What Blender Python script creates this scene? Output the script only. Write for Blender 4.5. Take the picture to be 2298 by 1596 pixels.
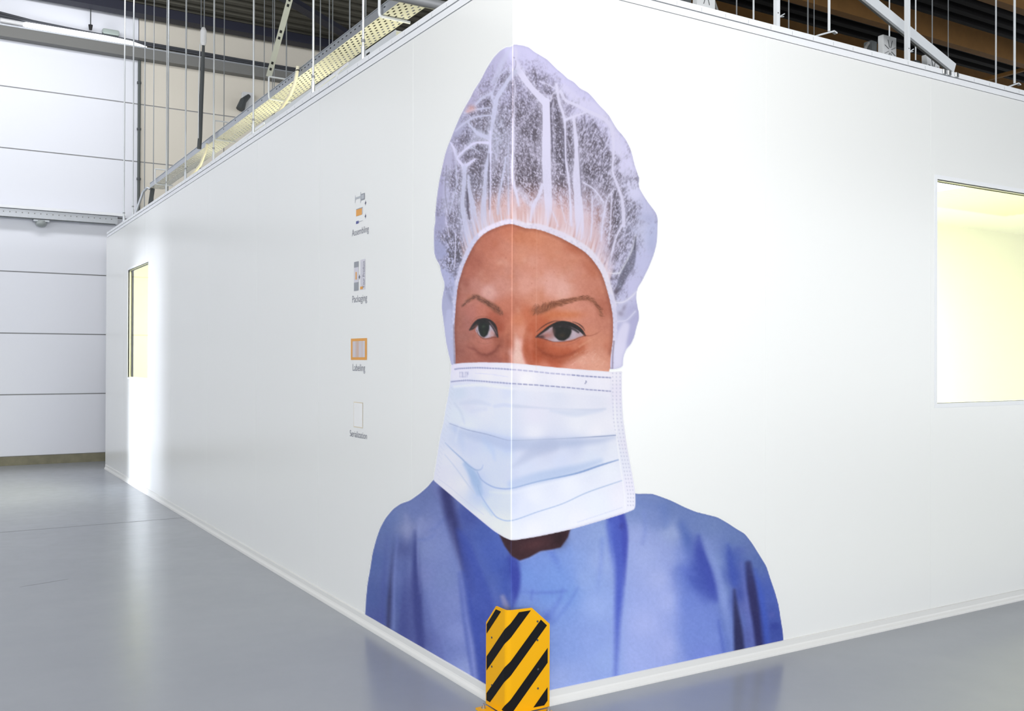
import bpy, bmesh, math, random
import numpy as np
from mathutils import Vector, Matrix

# ---------------------------------------------------------------- settings tuned against the photograph
EXPOSURE = 0.0
WORLD = 2.75
WORLD_COL = (.94, .97, 1.0, 1)
LIGHTS = [
    ('key_light', (-1.6, -3.2, 4.3), (0.4, 0.0, 1.8), 1.6, 1.6, 190, (1, .985, .96)),  # added key, brightens the right wall near the corner
    ('overhead_fill', (-4.0, 4.0, 6.0), (-4.0, 4.0, 0), 2.5, 6.0, 90, (1, .99, .97)),  # fill added from above, stands for no visible luminaire
    ('far_wall_fill', (-1.6, 8.3, 6.2), (-1.6, 11.3, 2.2), 5.0, .6, 110, (.97, .98, 1.0)),  # unseen wash added to lift the far wall
    ('door_daylight', (-6.5, 8.0, 1.1), (0, 8.0, 1.05), .85, 2.5, 25, (.88, .93, 1.0), 7.0),
    ('wall_band_fill', (-6.5, 7.45, 1.25), (0, 7.45, 1.2), 1.3, 2.9, 11, (.86, .91, 1.0), 11.0),  # softer second beam added to fade the edge of the wall's bright band
    ('clean_room_lamps', (3.4, 1.3, 2.80), (3.4, 1.3, 0), 4.5, 1.6, 480, (1, .965, .56)),
    ('clean_room_lamp_rear', (1.0, 7.6, 2.80), (1.0, 7.6, 0), 1.2, 3.0, 200, (1, .965, .56)),
    ('roof_glow_near', (.62, 2.3, 3.0), (.45, 2.3, 3.6), .25, .5, 5.1, (1, .95, .62)),  # roof glows: unseen uplights put in to yellow the tray's underside
    ('roof_glow_middle', (.62, 3.55, 3.0), (.45, 3.6, 3.6), .25, .4, 5.1, (1, .95, .62)),
    ('roof_glow_far', (.62, 4.75, 3.0), (.45, 4.75, 3.6), .25, .4, 6.0, (1, .95, .58)),
    ('roof_glow_end', (.62, 6.6, 3.0), (.45, 6.6, 3.6), .25, .5, 4.6, (1, .95, .62)),
]
FLOOR_A = (.30, .322, .362, 1)
FLOOR_B = (.33, .352, .390, 1)
MURAL_Y = [100, 600, 950, 1350, 1600]
MURAL_EL = [1.0, 1.02, .95, .86, .84]
MURAL_ER = [1.6, 1.5, 1.3, .92, .88]
STRIPE_K = 1.02
STRIPES = [(.466, .56), (.312, .371), (.158, .217), (-.001, .061), (-.158, -.102)]

scn = bpy.context.scene
for o in list(bpy.data.objects):
    bpy.data.objects.remove(o)
random.seed(4)

# ---------------------------------------------------------------- camera
FPX, YAW, PITCH, ROLL = 2152.95, 1.01948794, 0.0047794, 0.00326539
CAM = np.array([-2.06777, -3.36366, 1.45])
W_PX, H_PX = 2298, 1596
_f = np.array([math.cos(YAW) * math.cos(PITCH), math.sin(YAW) * math.cos(PITCH), math.sin(PITCH)])
_r0 = np.array([math.sin(YAW), -math.cos(YAW), 0.0])
_u0 = np.cross(_r0, _f)
_r = _r0 * math.cos(ROLL) + _u0 * math.sin(ROLL)
_u = -_r0 * math.sin(ROLL) + _u0 * math.cos(ROLL)
cd = bpy.data.cameras.new('camera')
cd.sensor_fit = 'HORIZONTAL'
cd.sensor_width = 36.0
cd.lens = FPX / W_PX * 36.0
cd.clip_start = 0.05
cd.clip_end = 200
cam = bpy.data.objects.new('camera', cd)
scn.collection.objects.link(cam)
M = Matrix.Identity(4)
for i in range(3):
    M[i][0], M[i][1], M[i][2], M[i][3] = _r[i], _u[i], -_f[i], CAM[i]
cam.matrix_world = M
scn.camera = cam

# ---------------------------------------------------------------- exposure, sky, lights
scn.view_settings.view_transform = 'Standard'
scn.view_settings.look = 'None'
scn.view_settings.exposure = EXPOSURE
scn.view_settings.gamma = 1.0
scn.view_settings.use_curve_mapping = False
wd = bpy.data.worlds.new('daylight')
scn.world = wd
wd.use_nodes = True
bg = wd.node_tree.nodes['Background']
bg.inputs[0].default_value = WORLD_COL
bg.inputs[1].default_value = WORLD


def area(name, loc, target, sx, sy, power, col=(1, 1, 1), spread=180.0):
    l = bpy.data.lights.new(name, 'AREA')
    l.shape = 'RECTANGLE'
    l.size, l.size_y = sx, sy
    l.energy = power
    l.color = col
    l.spread = math.radians(spread)
    o = bpy.data.objects.new(name, l)
    scn.collection.objects.link(o)
    o.location = loc
    d = Vector(target) - Vector(loc)
    o.rotation_euler = d.to_track_quat('-Z', 'Y').to_euler()
    return o


# unseen key above the photographer, overhead fill and far wall fill, all added;
# beams for daylight through an unseen door in the left side of the hall and the amber lamps inside the clean room
for a in LIGHTS:
    area(*a)

# ---------------------------------------------------------------- helpers
COL = scn.collection


def mat(name, col, rough=.5, metal=0.0, spec=.5, noise=0.0, nscale=20.0, bump=0.0, bscale=200.0, emit=None, estr=0.0, coat=0.0):
    m = bpy.data.materials.new(name)
    m.use_nodes = True
    nt = m.node_tree
    b = nt.nodes['Principled BSDF']
    c = tuple((x / 255.0 / 12.92 if x / 255.0 <= .04045 else ((x / 255.0 + .055) / 1.055) ** 2.4) for x in col) + (1,)
    b.inputs['Base Color'].default_value = c
    b.inputs['Roughness'].default_value = rough
    b.inputs['Metallic'].default_value = metal
    b.inputs['Specular IOR Level'].default_value = spec
    b.inputs['Coat Weight'].default_value = coat
    if emit:
        b.inputs['Emission Color'].default_value = tuple(emit) + (1,)
        b.inputs['Emission Strength'].default_value = estr
    if noise or bump:
        tc = nt.nodes.new('ShaderNodeTexCoord')
    if noise:
        n = nt.nodes.new('ShaderNodeTexNoise')
        n.inputs['Scale'].default_value = nscale
        n.inputs['Detail'].default_value = 6
        nt.links.new(tc.outputs['Object'], n.inputs['Vector'])
        mx = nt.nodes.new('ShaderNodeMix')
        mx.data_type = 'RGBA'
        mx.inputs[6].default_value = tuple(x * (1 - noise) for x in c[:3]) + (1,)
        mx.inputs[7].default_value = tuple(min(1, x * (1 + noise)) for x in c[:3]) + (1,)
        nt.links.new(n.outputs['Fac'], mx.inputs[0])
        nt.links.new(mx.outputs[2], b.inputs['Base Color'])
    if bump:
        n2 = nt.nodes.new('ShaderNodeTexNoise')
        n2.inputs['Scale'].default_value = bscale
        n2.inputs['Detail'].default_value = 3
        nt.links.new(tc.outputs['Object'], n2.inputs['Vector'])
        bp = nt.nodes.new('ShaderNodeBump')
        bp.inputs['Strength'].default_value = bump
        bp.inputs['Distance'].default_value = .002
        nt.links.new(n2.outputs['Fac'], bp.inputs['Height'])
        nt.links.new(bp.outputs['Normal'], b.inputs['Normal'])
    return m


def link(name, bm, m, parent=None, smooth=False):
    me = bpy.data.meshes.new(name)
    bmesh.ops.recalc_face_normals(bm, faces=bm.faces[:])
    bm.to_mesh(me)
    bm.free()
    if smooth:
        for p in me.polygons:
            p.use_smooth = True
    me.materials.append(m)
    o = bpy.data.objects.new(name, me)
    COL.objects.link(o)
    if parent is not None:
        o.parent = parent
        o.matrix_parent_inverse = Matrix.Translation(-parent.location)
    return o


def thing(name, label, cat, loc=(0, 0, 0), group=None):
    o = bpy.data.objects.new(name, None)
    o.empty_display_size = .1
    COL.objects.link(o)
    o.location = loc
    return tag(o, label, cat, group)


def tag(o, label, cat, group=None):
    o['label'] = label
    o['category'] = cat
    if group:
        o['group'] = group
    return o


def struct(name, bm, m, parent=None, smooth=False):
    o = link(name, bm, m, parent, smooth)
    o['kind'] = 'structure'
    return o


def box(bm, x0, x1, y0, y1, z0, z1, bev=0.0):
    vs = [bm.verts.new((x, y, z)) for z in (z0, z1) for x, y in ((x0, y0), (x1, y0), (x1, y1), (x0, y1))]
    fs = []
    for f in ((0, 3, 2, 1), (4, 5, 6, 7), (0, 1, 5, 4), (1, 2, 6, 5), (2, 3, 7, 6), (3, 0, 4, 7)):
        fs.append(bm.faces.new([vs[i] for i in f]))
    if bev:
        es = list({e for f in fs for e in f.edges})
        bmesh.ops.bevel(bm, geom=es, offset=bev, segments=2, affect='EDGES')
    return bm


def B(*a, **k):
    return box(bmesh.new(), *a, **k)


def tube(bm, pts, r, n=10, caps=True):
    P = [Vector(p) for p in pts]
    rs = r if isinstance(r, (list, tuple)) else [r] * len(P)
    rings = []
    up = None
    for i, p in enumerate(P):
        d = (P[min(i + 1, len(P) - 1)] - P[max(i - 1, 0)]).normalized()
        if up is None:
            a = Vector((0, 0, 1)) if abs(d.z) < .9 else Vector((1, 0, 0))
        else:
            a = up
        s = d.cross(a).normalized()
        up = s.cross(d).normalized()
        rings.append([bm.verts.new(p + rs[i] * (s * math.cos(t) + up * math.sin(t))) for t in [2 * math.pi * k / n for k in range(n)]])
    for a, b in zip(rings, rings[1:]):
        for k in range(n):
            bm.faces.new((a[k], a[(k + 1) % n], b[(k + 1) % n], b[k]))
    if caps:
        bm.faces.new(rings[0][::-1])
        bm.faces.new(rings[-1])
    return bm


def T(*a, **k):
    return tube(bmesh.new(), *a, **k)


def prism(bm, poly, axis, a, b):
    """closed 2-D outline swept along an axis (0 x, 1 y, 2 z) from a to b"""
    def put(p, t):
        q = [p[0], p[1]]
        q.insert(axis, t)
        return bm.verts.new(q)
    A = [put(p, a) for p in poly]
    Bv = [put(p, b) for p in poly]
    n = len(poly)
    for i in range(n):
        bm.faces.new((A[i], A[(i + 1) % n], Bv[(i + 1) % n], Bv[i]))
    bm.faces.new(A[::-1])
    bm.faces.new(Bv)
    return bm


def beam(bm, p, q, w, h, up=(0, 0, 1)):
    """box of section w x h running from p to q"""
    p, q = Vector(p), Vector(q)
    d = (q - p).normalized()
    s = d.cross(Vector(up)).normalized()
    v = s.cross(d).normalized()
    vs = []
    for c in (p, q):
        for a, b in ((-1, -1), (1, -1), (1, 1), (-1, 1)):
            vs.append(bm.verts.new(c + s * a * w / 2 + v * b * h / 2))
    for f in ((0, 3, 2, 1), (4, 5, 6, 7), (0, 1, 5, 4), (1, 2, 6, 5), (2, 3, 7, 6), (3, 0, 4, 7)):
        bm.faces.new([vs[i] for i in f])
    return bm


def ray_at(u, v, axis, val):
    """where the photograph's point (u, v) falls on the plane axis = val"""
    u = np.asarray(u, float)
    v = np.asarray(v, float)
    d = _f + ((u[..., None] - W_PX / 2) / FPX) * _r - ((v[..., None] - H_PX / 2) / FPX) * _u
    t = (val - CAM[axis]) / d[..., axis]
    return CAM + t[..., None] * d


def project(P):
    d = np.asarray(P, float) - CAM
    z = d @ _f
    return W_PX / 2 + FPX * (d @ _r) / z, H_PX / 2 - FPX * (d @ _u) / z


ORD = ['first', 'second', 'third', 'fourth', 'fifth', 'sixth', 'seventh', 'eighth', 'ninth', 'tenth', 'eleventh', 'twelfth', 'thirteenth', 'fourteenth']


# ---------------------------------------------------------------- the printed wall picture
# painted as a colour raster in numpy and carried by a fine mesh on the two wall faces
MX0, MY0, MW, MH = 812, 92, 956, 1512


class Paint:
    def __init__(s):
        s.c = np.ones((MH, MW, 3)) * 0.895
        s.Y, s.X = np.mgrid[0:MH, 0:MW].astype(np.float64)
        s.X += MX0 + .5
        s.Y += MY0 + .5
        s.clip = np.ones((MH, MW))
        rs = np.random.RandomState(7)
        s.tab = rs.rand(256, 256)

    # --- masks
    def noise(s, X, Y, seed=0):
        X = X + seed * 17.31
        Y = Y + seed * 9.77
        xi = np.floor(X).astype(int)
        yi = np.floor(Y).astype(int)
        fx = X - xi
        fy = Y - yi
        fx = fx * fx * (3 - 2 * fx)
        fy = fy * fy * (3 - 2 * fy)
        t = s.tab
        a = t[yi & 255, xi & 255]
        b = t[yi & 255, (xi + 1) & 255]
        c = t[(yi + 1) & 255, xi & 255]
        d = t[(yi + 1) & 255, (xi + 1) & 255]
        return (a * (1 - fx) + b * fx) * (1 - fy) + (c * (1 - fx) + d * fx) * fy

    def poly(s, pts, smooth=True, blur=0.0, sub=3):
        P = chaikin(pts) if smooth else np.array(pts, float)
        m = np.zeros((MH, MW + 2))
        x1, y1 = P[:, 0] - MX0, P[:, 1] - MY0
        x2, y2 = np.roll(x1, -1), np.roll(y1, -1)
        r0 = max(0, int(np.floor(y1.min())))
        r1 = min(MH, int(np.ceil(y1.max())) + 1)
        for r in range(r0, r1):
            for k in range(sub):
                y = r + (k + .5) / sub
                w = ((y1 <= y) & (y2 > y)) | ((y2 <= y) & (y1 > y))
                if not w.any():
                    continue
                xs = np.sort(x1[w] + (y - y1[w]) / (y2[w] - y1[w]) * (x2[w] - x1[w]))
                for a, b in zip(xs[0::2], xs[1::2]):
                    a = min(max(a, 0), MW)
                    b = min(max(b, 0), MW)
                    if b <= a:
                        continue
                    ia, ib = int(a), int(b)
                    if ia == ib:
                        m[r, ia] += b - a
                    else:
                        m[r, ia] += ia + 1 - a
                        m[r, ia + 1:ib] += 1
                        m[r, ib] += b - ib
        m = np.minimum(m[:, :MW] / sub, 1)
        return gblur(m, blur) if blur > 0 else m

    def over(s, col, a, win=None):
        col = np.asarray(col, float)
        if col.ndim == 1:
            col = col / 255.
        if win is None:
            a = (a * s.clip)[..., None]
            s.c = s.c * (1 - a) + col * a
        else:
            r0, r1, c0, c1 = win
            a = (a * s.clip[r0:r1, c0:c1])[..., None]
            s.c[r0:r1, c0:c1] = s.c[r0:r1, c0:c1] * (1 - a) + col * a

    def win(s, x0, x1, y0, y1):
        return (max(0, int(y0 - MY0)), min(MH, int(y1 - MY0) + 2), max(0, int(x0 - MX0)), min(MW, int(x1 - MX0) + 2))

    def stroke(s, pts, w, col, a=1.0, soft=1.2, raw=False):
        P = spline(pts, False) if (len(pts) > 2 and not raw) else np.array(pts, float)
        n = len(P)
        w = np.atleast_1d(np.array(w, float))
        ww = np.interp(np.linspace(0, 1, n), np.linspace(0, 1, len(w)), w) if len(w) > 1 else np.full(n, w[0])
        aa = np.atleast_1d(np.array(a, float))
        av = np.interp(np.linspace(0, 1, n), np.linspace(0, 1, len(aa)), aa) if len(aa) > 1 else np.full(n, aa[0])
        pad = ww.max() / 2 + soft + 1
        W = s.win(P[:, 0].min() - pad, P[:, 0].max() + pad, P[:, 1].min() - pad, P[:, 1].max() + pad)
        r0, r1, c0, c1 = W
        if r1 <= r0 or c1 <= c0:
            return
        A = np.zeros((r1 - r0, c1 - c0))
        for i in range(n - 1):
            p, q = P[i], P[i + 1]
            pd = max(ww[i], ww[i + 1]) / 2 + soft + 1
            v = s.win(min(p[0], q[0]) - pd, max(p[0], q[0]) + pd, min(p[1], q[1]) - pd, max(p[1], q[1]) + pd)
            a0, a1, b0, b1 = v
            if a1 <= a0 or b1 <= b0:
                continue
            X = s.X[a0:a1, b0:b1]
            Y = s.Y[a0:a1, b0:b1]
            d = q - p
            L = d @ d + 1e-9
            t = np.clip(((X - p[0]) * d[0] + (Y - p[1]) * d[1]) / L, 0, 1)
            dist = np.hypot(X - p[0] - t * d[0], Y - p[1] - t * d[1])
            wl = ww[i] + (ww[i + 1] - ww[i]) * t
            e = np.clip((wl / 2 + soft / 2 - dist) / soft, 0, 1)
            e = e * e * (3 - 2 * e) * (av[i] + (av[i + 1] - av[i]) * t)
            e *= np.minimum(1, np.maximum(wl, .25))
            S = A[a0 - r0:a1 - r0, b0 - c0:b1 - c0]
            np.maximum(S, e, out=S)
        s.over(col, A, W)

    def blob(s, x, y, rx, ry, col, a=1.0, rot=0.0):
        R = max(rx, ry) * 2.6
        W = s.win(x - R, x + R, y - R, y + R)
        r0, r1, c0, c1 = W
        if r1 <= r0 or c1 <= c0:
            return
        X = s.X[r0:r1, c0:c1] - x
        Y = s.Y[r0:r1, c0:c1] - y
        cr, sr = math.cos(rot), math.sin(rot)
        u = (X * cr + Y * sr) / rx
        v = (-X * sr + Y * cr) / ry
        s.over(col, np.exp(-(u * u + v * v)) * a, W)

    def field(s, pts, power=3.2, step=6, x0=None, sy=1.0):
        pts = np.array(pts, float)
        ys = np.arange(0, MH + step, step)
        xs = np.arange(0, MW + step, step)
        GX, GY = np.meshgrid(xs + MX0, ys + MY0)
        num = np.zeros(GX.shape + (pts.shape[1] - 2,))
        den = np.zeros(GX.shape)
        for p in pts:
            w = 1.0 / ((GX - p[0]) ** 2 + ((GY - p[1]) * sy) ** 2 + 30.0) ** (power / 2)
            num += w[..., None] * p[2:]
            den += w
        g = num / den[..., None]
        fx = (np.arange(MW) + .5) / step
        fy = (np.arange(MH) + .5) / step
        ix = fx.astype(int)
        iy = fy.astype(int)
        tx = (fx - ix)[None, :, None]
        ty = (fy - iy)[:, None, None]
        a = g[iy][:, ix]
        b = g[iy][:, ix + 1]
        c = g[iy + 1][:, ix]
        d = g[iy + 1][:, ix + 1]
        return (a * (1 - tx) + b * tx) * (1 - ty) + (c * (1 - tx) + d * tx) * ty


def spline(pts, closed, step=3.0):
    P = np.array(pts, float)
    n = len(P)
    out = []
    rng = range(n) if closed else range(n - 1)
    for i in rng:
        p1, p2 = P[i], P[(i + 1) % n]
        p0 = P[i - 1] if (closed or i > 0) else 2 * p1 - p2
        p3 = P[(i + 2) % n] if (closed or i + 2 < n) else 2 * p2 - p1
        k = max(1, int(np.hypot(*(p2 - p1)) / step))
        for j in range(k):
            t = j / k
            out.append(.5 * (2 * p1 + (p2 - p0) * t + (2 * p0 - 5 * p1 + 4 * p2 - p3) * t * t + (3 * p1 - p0 - 3 * p2 + p3) * t ** 3))
    if not closed:
        out.append(P[-1])
    return np.array(out)


def chaikin(pts, it=3):
    P = np.array(pts, float)
    for i in range(it):
        Q = np.roll(P, -1, axis=0)
        a, b = (.86, .14) if i == 0 else (.78, .22)
        P = np.stack([a * P + b * Q, b * P + a * Q], 1).reshape(-1, 2)
    return P


def gblur(m, sg):
    k = max(1, int(3 * sg))
    x = np.arange(-k, k + 1)
    g = np.exp(-x * x / (2 * sg * sg))
    g /= g.sum()
    for ax in (0, 1):
        pad = [(k, k) if i == ax else (0, 0) for i in range(m.ndim)]
        q = np.pad(m, pad, mode='edge')
        r = np.zeros_like(m)
        L = m.shape[ax]
        for i, w in enumerate(g):
            r += w * (q[i:i + L] if ax == 0 else q[:, i:i + L])
        m = r
    return m


def sstep(a, b, x):
    t = np.clip((x - a) / (b - a), 0, 1)
    return t * t * (3 - 2 * t)


CAP_L = [(1152, 100), (1146.6, 105.3), (1136.4, 105.5), (1122.3, 113.7), (1106.7, 130.1), (1091, 155.2), (1078.5, 180.3),
         (1062.8, 203.8), (1056.5, 217.9), (1040.9, 244.5), (1031.5, 263.3), (1020.5, 288.4), (1012.7, 309), (1004.5, 328.5),
         (998.6, 347), (992.3, 375.2), (986.8, 400.3), (982.1, 428.5), (979, 453.5), (976.8, 480.2), (977.2, 495.8), (974.3, 509.9),
         (973.5, 525.6), (973.5, 548.8), (974.4, 567.6), (978.2, 580.8), (986.7, 594.8), (990.4, 614.6), (997, 633.4), (997, 646.5),
         (992.3, 669.1), (990.8, 689.8), (994.2, 714.2), (997, 736.8), (1000.8, 766.8), (1006.4, 793.2), (1011.1, 812), (1013, 822)]
CAP_R = [(1397.4, 832), (1399.2, 800.7), (1405.8, 783.8), (1416.2, 772.5), (1423.7, 755.6), (1428.4, 734.9), (1434.4, 716.1),
         (1434, 702.9), (1430.3, 686), (1427.8, 669.1), (1429.3, 654.1), (1432.1, 644.7), (1440.6, 631.5), (1455.6, 601.4),
         (1466.9, 573.2), (1473.5, 548.8), (1475.5, 525.6), (1475.8, 509.9), (1476.5, 491.1), (1472.6, 478.6), (1464.8, 467.6),
         (1453.8, 453.5), (1442.8, 436.3), (1435, 422.2), (1433.4, 412.8), (1435, 400.3), (1430.3, 387.7), (1424, 368.9),
         (1419.3, 348.6), (1414.6, 332.9), (1405.2, 314.1), (1396, 302), (1384.9, 289.9), (1375.5, 274.3), (1367.6, 260.2),
         (1358.2, 249.2), (1344.1, 235.1), (1330, 217.9), (1319.1, 206.9), (1301.8, 198.3), (1287.7, 183.4), (1273.6, 176.3),
         (1262.7, 165.4), (1251.7, 156.8), (1242.3, 147.4), (1228.2, 133.3), (1212.5, 123.9), (1199, 116), (1186.6, 105.8),
         (1172.5, 101.5), (1160, 100)]
CAP = CAP_L + CAP_R
FACE = [(1022.4, 830), (1021.8, 793.2), (1021.4, 774.4), (1019.9, 746.2), (1019.9, 727.4), (1021.4, 708.6), (1022.4, 689.8), (1024.2, 671),
        (1026.1, 652.2), (1028.9, 635.3), (1034.6, 616.5), (1040.2, 597.7), (1049.6, 577), (1060.9, 554.4), (1070.3, 540.5),
        (1083.2, 527.2), (1097.3, 517.8), (1116.1, 509.9), (1134.9, 503.7), (1149.7, 502.9), (1166.2, 507.6), (1178.7, 512.3),
        (1200.7, 513.8), (1219.5, 518.5), (1239.8, 526.2), (1258, 533.8), (1277, 544), (1294, 553.5), (1312.8, 565.7),
        (1327.8, 580.8), (1339.1, 595.8), (1348.5, 610.8), (1356, 629.6), (1362.6, 652.2), (1367.3, 669.1), (1371.1, 686),
        (1373.9, 701.1), (1375.8, 718), (1376.1, 736.8), (1375.8, 755.6), (1373.9, 774.4), (1371.1, 793.2), (1368.2, 845), (1200, 850)]
MASK = [(1020.5, 816.7), (1043, 814.4), (1076.9, 813.3), (1119.1, 813.8), (1148.8, 815), (1178, 817.5), (1234.6, 823.7), (1291, 828.5),
        (1347.4, 832.7), (1372.7, 834.4), (1397, 833), (1395.8, 840), (1395.3, 873), (1396.7, 906.9), (1398.1, 937.9), (1403.7, 977.4),
        (1409.4, 1014), (1416.4, 1050.7), (1422.1, 1081.7), (1426, 1107), (1426.3, 1132.4), (1423.5, 1143.7), (1398.1, 1153.5),
        (1347.4, 1169), (1279.7, 1188.8), (1206.4, 1204.3), (1149, 1213.5), (1130.4, 1205.7), (1107.9, 1191.6), (1076.9, 1166.2),
        (1043, 1138), (1012, 1111.3), (986.7, 1090.1), (974.3, 1079.5), (972.8, 1074.6), (974.8, 1061.9), (979.6, 1033.7),
        (983.8, 1005.5), (988.1, 977.4), (995.1, 949.2), (999.3, 921), (1005, 892.8), (1009.2, 864.6), (1011.5, 836.4), (1013, 820)]
GOWN = [(1400, 1095), (1427.5, 1108.5), (1446, 1108), (1464.7, 1108.5), (1480.8, 1114), (1506.7, 1123.7), (1535.8, 1138.2), (1561.7, 1148.9),
        (1584.3, 1154.4), (1610.2, 1160.8), (1632.8, 1173.8), (1652.2, 1186.7), (1671.6, 1198), (1687.8, 1219), (1704, 1244.9),
        (1720.1, 1270.8), (1728.2, 1296.7), (1739.5, 1329), (1747.6, 1358.1), (1752.5, 1390.4), (1757.3, 1419.5), (1758.5, 1440), (1759, 1460), (1760, 1500),
        (1760, 1602), (818.5, 1602), (818.5, 1450), (818.7, 1405), (819.2, 1378.4), (821.2, 1344.2), (824.6, 1310), (830.8, 1275.8), (835.9, 1241.6),
        (844.5, 1209.1), (853, 1185.1), (865, 1162.9), (882.1, 1142.4), (899.2, 1130.4), (919.7, 1123.6), (943.7, 1106.4),
        (960.8, 1091), (972.8, 1076), (1000, 1060)]
NECK = [(1117.8, 1195), (1200, 1195), (1281, 1185), (1274.5, 1206), (1258.4, 1228.7), (1239, 1233.5), (1213.1, 1237), (1187.3, 1251.3),
        (1166.3, 1258.4), (1148.5, 1248.1), (1132.3, 1225.4)]


def corner_u(v):
    return CORN_A + CORN_B * (v - 800.)


def paint_gown(S):
    F = [(860, 1180, 92, 110, 170), (840, 1260, 80, 100, 165), (830, 1340, 72, 90, 158), (850, 1390, 70, 82, 150), (880, 1160, 100, 118, 178),
         (905, 1165, 112, 126, 180), (912, 1185, 130, 138, 185), (930, 1150, 106, 120, 180), (960, 1110, 102, 116, 174), (985, 1100, 108, 117, 178),
         (985, 1150, 112, 125, 185), (950, 1180, 125, 135, 190), (960, 1230, 122, 135, 190), (990, 1230, 118, 132, 190), (1000, 1300, 112, 128, 185),
         (1020, 1350, 117, 130, 192), (1030, 1420, 130, 142, 205), (1050, 1500, 142, 155, 210), (1060, 1520, 150, 160, 215),
         (880, 1220, 92, 108, 170), (893, 1280, 92, 106, 170), (866, 1340, 74, 90, 155), (890, 1400, 85, 100, 160), (905, 1230, 78, 88, 150),
         (945, 1290, 115, 125, 185), (950, 1380, 100, 114, 178), (985, 1380, 108, 120, 182), (965, 1440, 85, 95, 160), (995, 1460, 98, 112, 178),
         (1050, 1160, 70, 84, 160), (1080, 1200, 74, 94, 174), (1100, 1230, 75, 96, 180), (1120, 1270, 70, 92, 178), (1100, 1310, 78, 98, 175),
         (1130, 1320, 76, 98, 182), (1140, 1280, 62, 80, 165), (1075, 1400, 62, 82, 165), (1085, 1480, 60, 78, 165), (1085, 1530, 65, 85, 168),
         (1115, 1345, 82, 100, 178), (1180, 1290, 112, 142, 213), (1250, 1290, 118, 148, 218), (1200, 1260, 118, 143, 213), (1180, 1345, 115, 140, 210),
         (1230, 1330, 112, 142, 213), (1270, 1330, 117, 147, 216), (1300, 1200, 135, 155, 216), (1290, 1260, 135, 158, 222), (1340, 1200, 142, 162, 220),
         (1350, 1260, 150, 168, 225), (1320, 1300, 140, 162, 222), (1340, 1360, 146, 166, 226), (1250, 1380, 125, 150, 218), (1280, 1450, 130, 152, 218),
         (1330, 1450, 138, 158, 222), (1300, 1520, 143, 161, 222), (1360, 1480, 145, 165, 225), (1240, 1450, 124, 147, 214), (1260, 1530, 146, 163, 222),
         (1425, 1130, 125, 145, 205), (1430, 1200, 148, 163, 220), (1450, 1250, 155, 170, 225), (1480, 1300, 160, 172, 225), (1450, 1400, 160, 172, 228),
         (1500, 1350, 158, 170, 225), (1430, 1480, 150, 165, 225), (1500, 1450, 152, 164, 222), (1475, 1165, 122, 140, 202), (1440, 1115, 118, 136, 196),
         (1500, 1140, 108, 128, 188), (1540, 1165, 108, 128, 190), (1505, 1195, 150, 165, 216), (1512, 1250, 142, 157, 216), (1600, 1180, 112, 132, 190),
         (1650, 1210, 105, 125, 185), (1580, 1180, 110, 130, 190), (1560, 1310, 80, 100, 182), (1530, 1290, 98, 118, 196), (1540, 1350, 112, 132, 206),
         (1580, 1400, 120, 140, 210), (1540, 1430, 122, 142, 211), (1600, 1430, 125, 145, 212), (1590, 1470, 125, 140, 215), (1590, 1225, 122, 140, 202),
         (1605, 1260, 127, 147, 206), (1622, 1330, 120, 140, 200), (1635, 1400, 98, 118, 188), (1640, 1440, 95, 115, 190), (1645, 1250, 76, 96, 176),
         (1652, 1290, 68, 86, 170), (1660, 1335, 68, 82, 162), (1678, 1360, 92, 102, 172), (1685, 1430, 84, 94, 164), (1715, 1330, 72, 92, 176),
         (1732, 1380, 68, 86, 168), (1742, 1420, 60, 76, 158), (1700, 1260, 88, 108, 174), (1680, 1230, 100, 118, 180)]
    g = gblur(S.field(F, 3.0), 5) / 255. * np.array([1.0, 1.0, .97])
    S.over(g, S.m_gown)
    S.clip = S.m_gown
    def st(p, w, c, a=1., soft=2.):
        S.stroke(p, w, c, a, soft * 1.7 + 1)
    # sleeve folds on the left
    st([(884, 1210), (878, 1280), (874, 1345), (871, 1410)], [3, 6, 9, 9], (52, 54, 98), [.1, .5, .9, .9], 7)
    st([(868, 1200), (862, 1290), (858, 1400)], [4, 8, 8], (70, 80, 150), [.2, .6, .6], 8)
    st([(892, 1200), (885, 1300), (884, 1410)], [3, 5, 5], (120, 132, 190), [.3, .7, .6], 6)
    st([(932, 1195), (932, 1240), (934, 1300), (938, 1380), (944, 1450)], [8, 14, 20, 20, 16], (52, 60, 125), [.5, .9, .95, .9, .8], 8)
    st([(910, 1230), (908, 1290), (906, 1340), (902, 1430)], [4, 8, 14, 26], (66, 76, 140), [.2, .4, .7, .85], 9)
    st([(921, 1345), (918, 1400), (921, 1450)], [5, 7, 7], (90, 98, 158), [.5, .6, .4], 7)
    st([(939, 1185), (938, 1260), (942, 1330)], [4, 4, 5], (138, 148, 200), [.6, .6, .3], 5)
    st([(952, 1330), (966, 1400), (982, 1460), (990, 1490)], [6, 10, 12, 10], (80, 90, 155), [.2, .6, .7, .7], 9)
    st([(985, 1430), (995, 1480)], 6, (78, 86, 150), .5, 6)
    st([(968, 1190), (985, 1178), (1000, 1160)], 5, (92, 108, 172), .6, 7)
    st([(940, 1212), (960, 1210), (975, 1200)], 5, (100, 116, 180), .6, 6)
    st([(912, 1160), (914, 1200), (908, 1230)], [10, 10, 6], (142, 148, 192), [.5, .6, .1], 9)
    st([(945, 1165), (940, 1195)], 9, (140, 150, 198), .5, 9)
    # long dark fold from the mask corner
    st([(1000, 1100), (1010, 1150), (1026, 1210), (1044, 1270), (1058, 1330)], [26, 26, 24, 22, 16], (48, 50, 104), [.9, .95, .9, .75, .35], 12)
    st([(1046, 1200), (1062, 1260), (1078, 1310), (1096, 1360)], [18, 14, 12, 8], (66, 82, 158), [.6, .7, .6, .2], 14)
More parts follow.
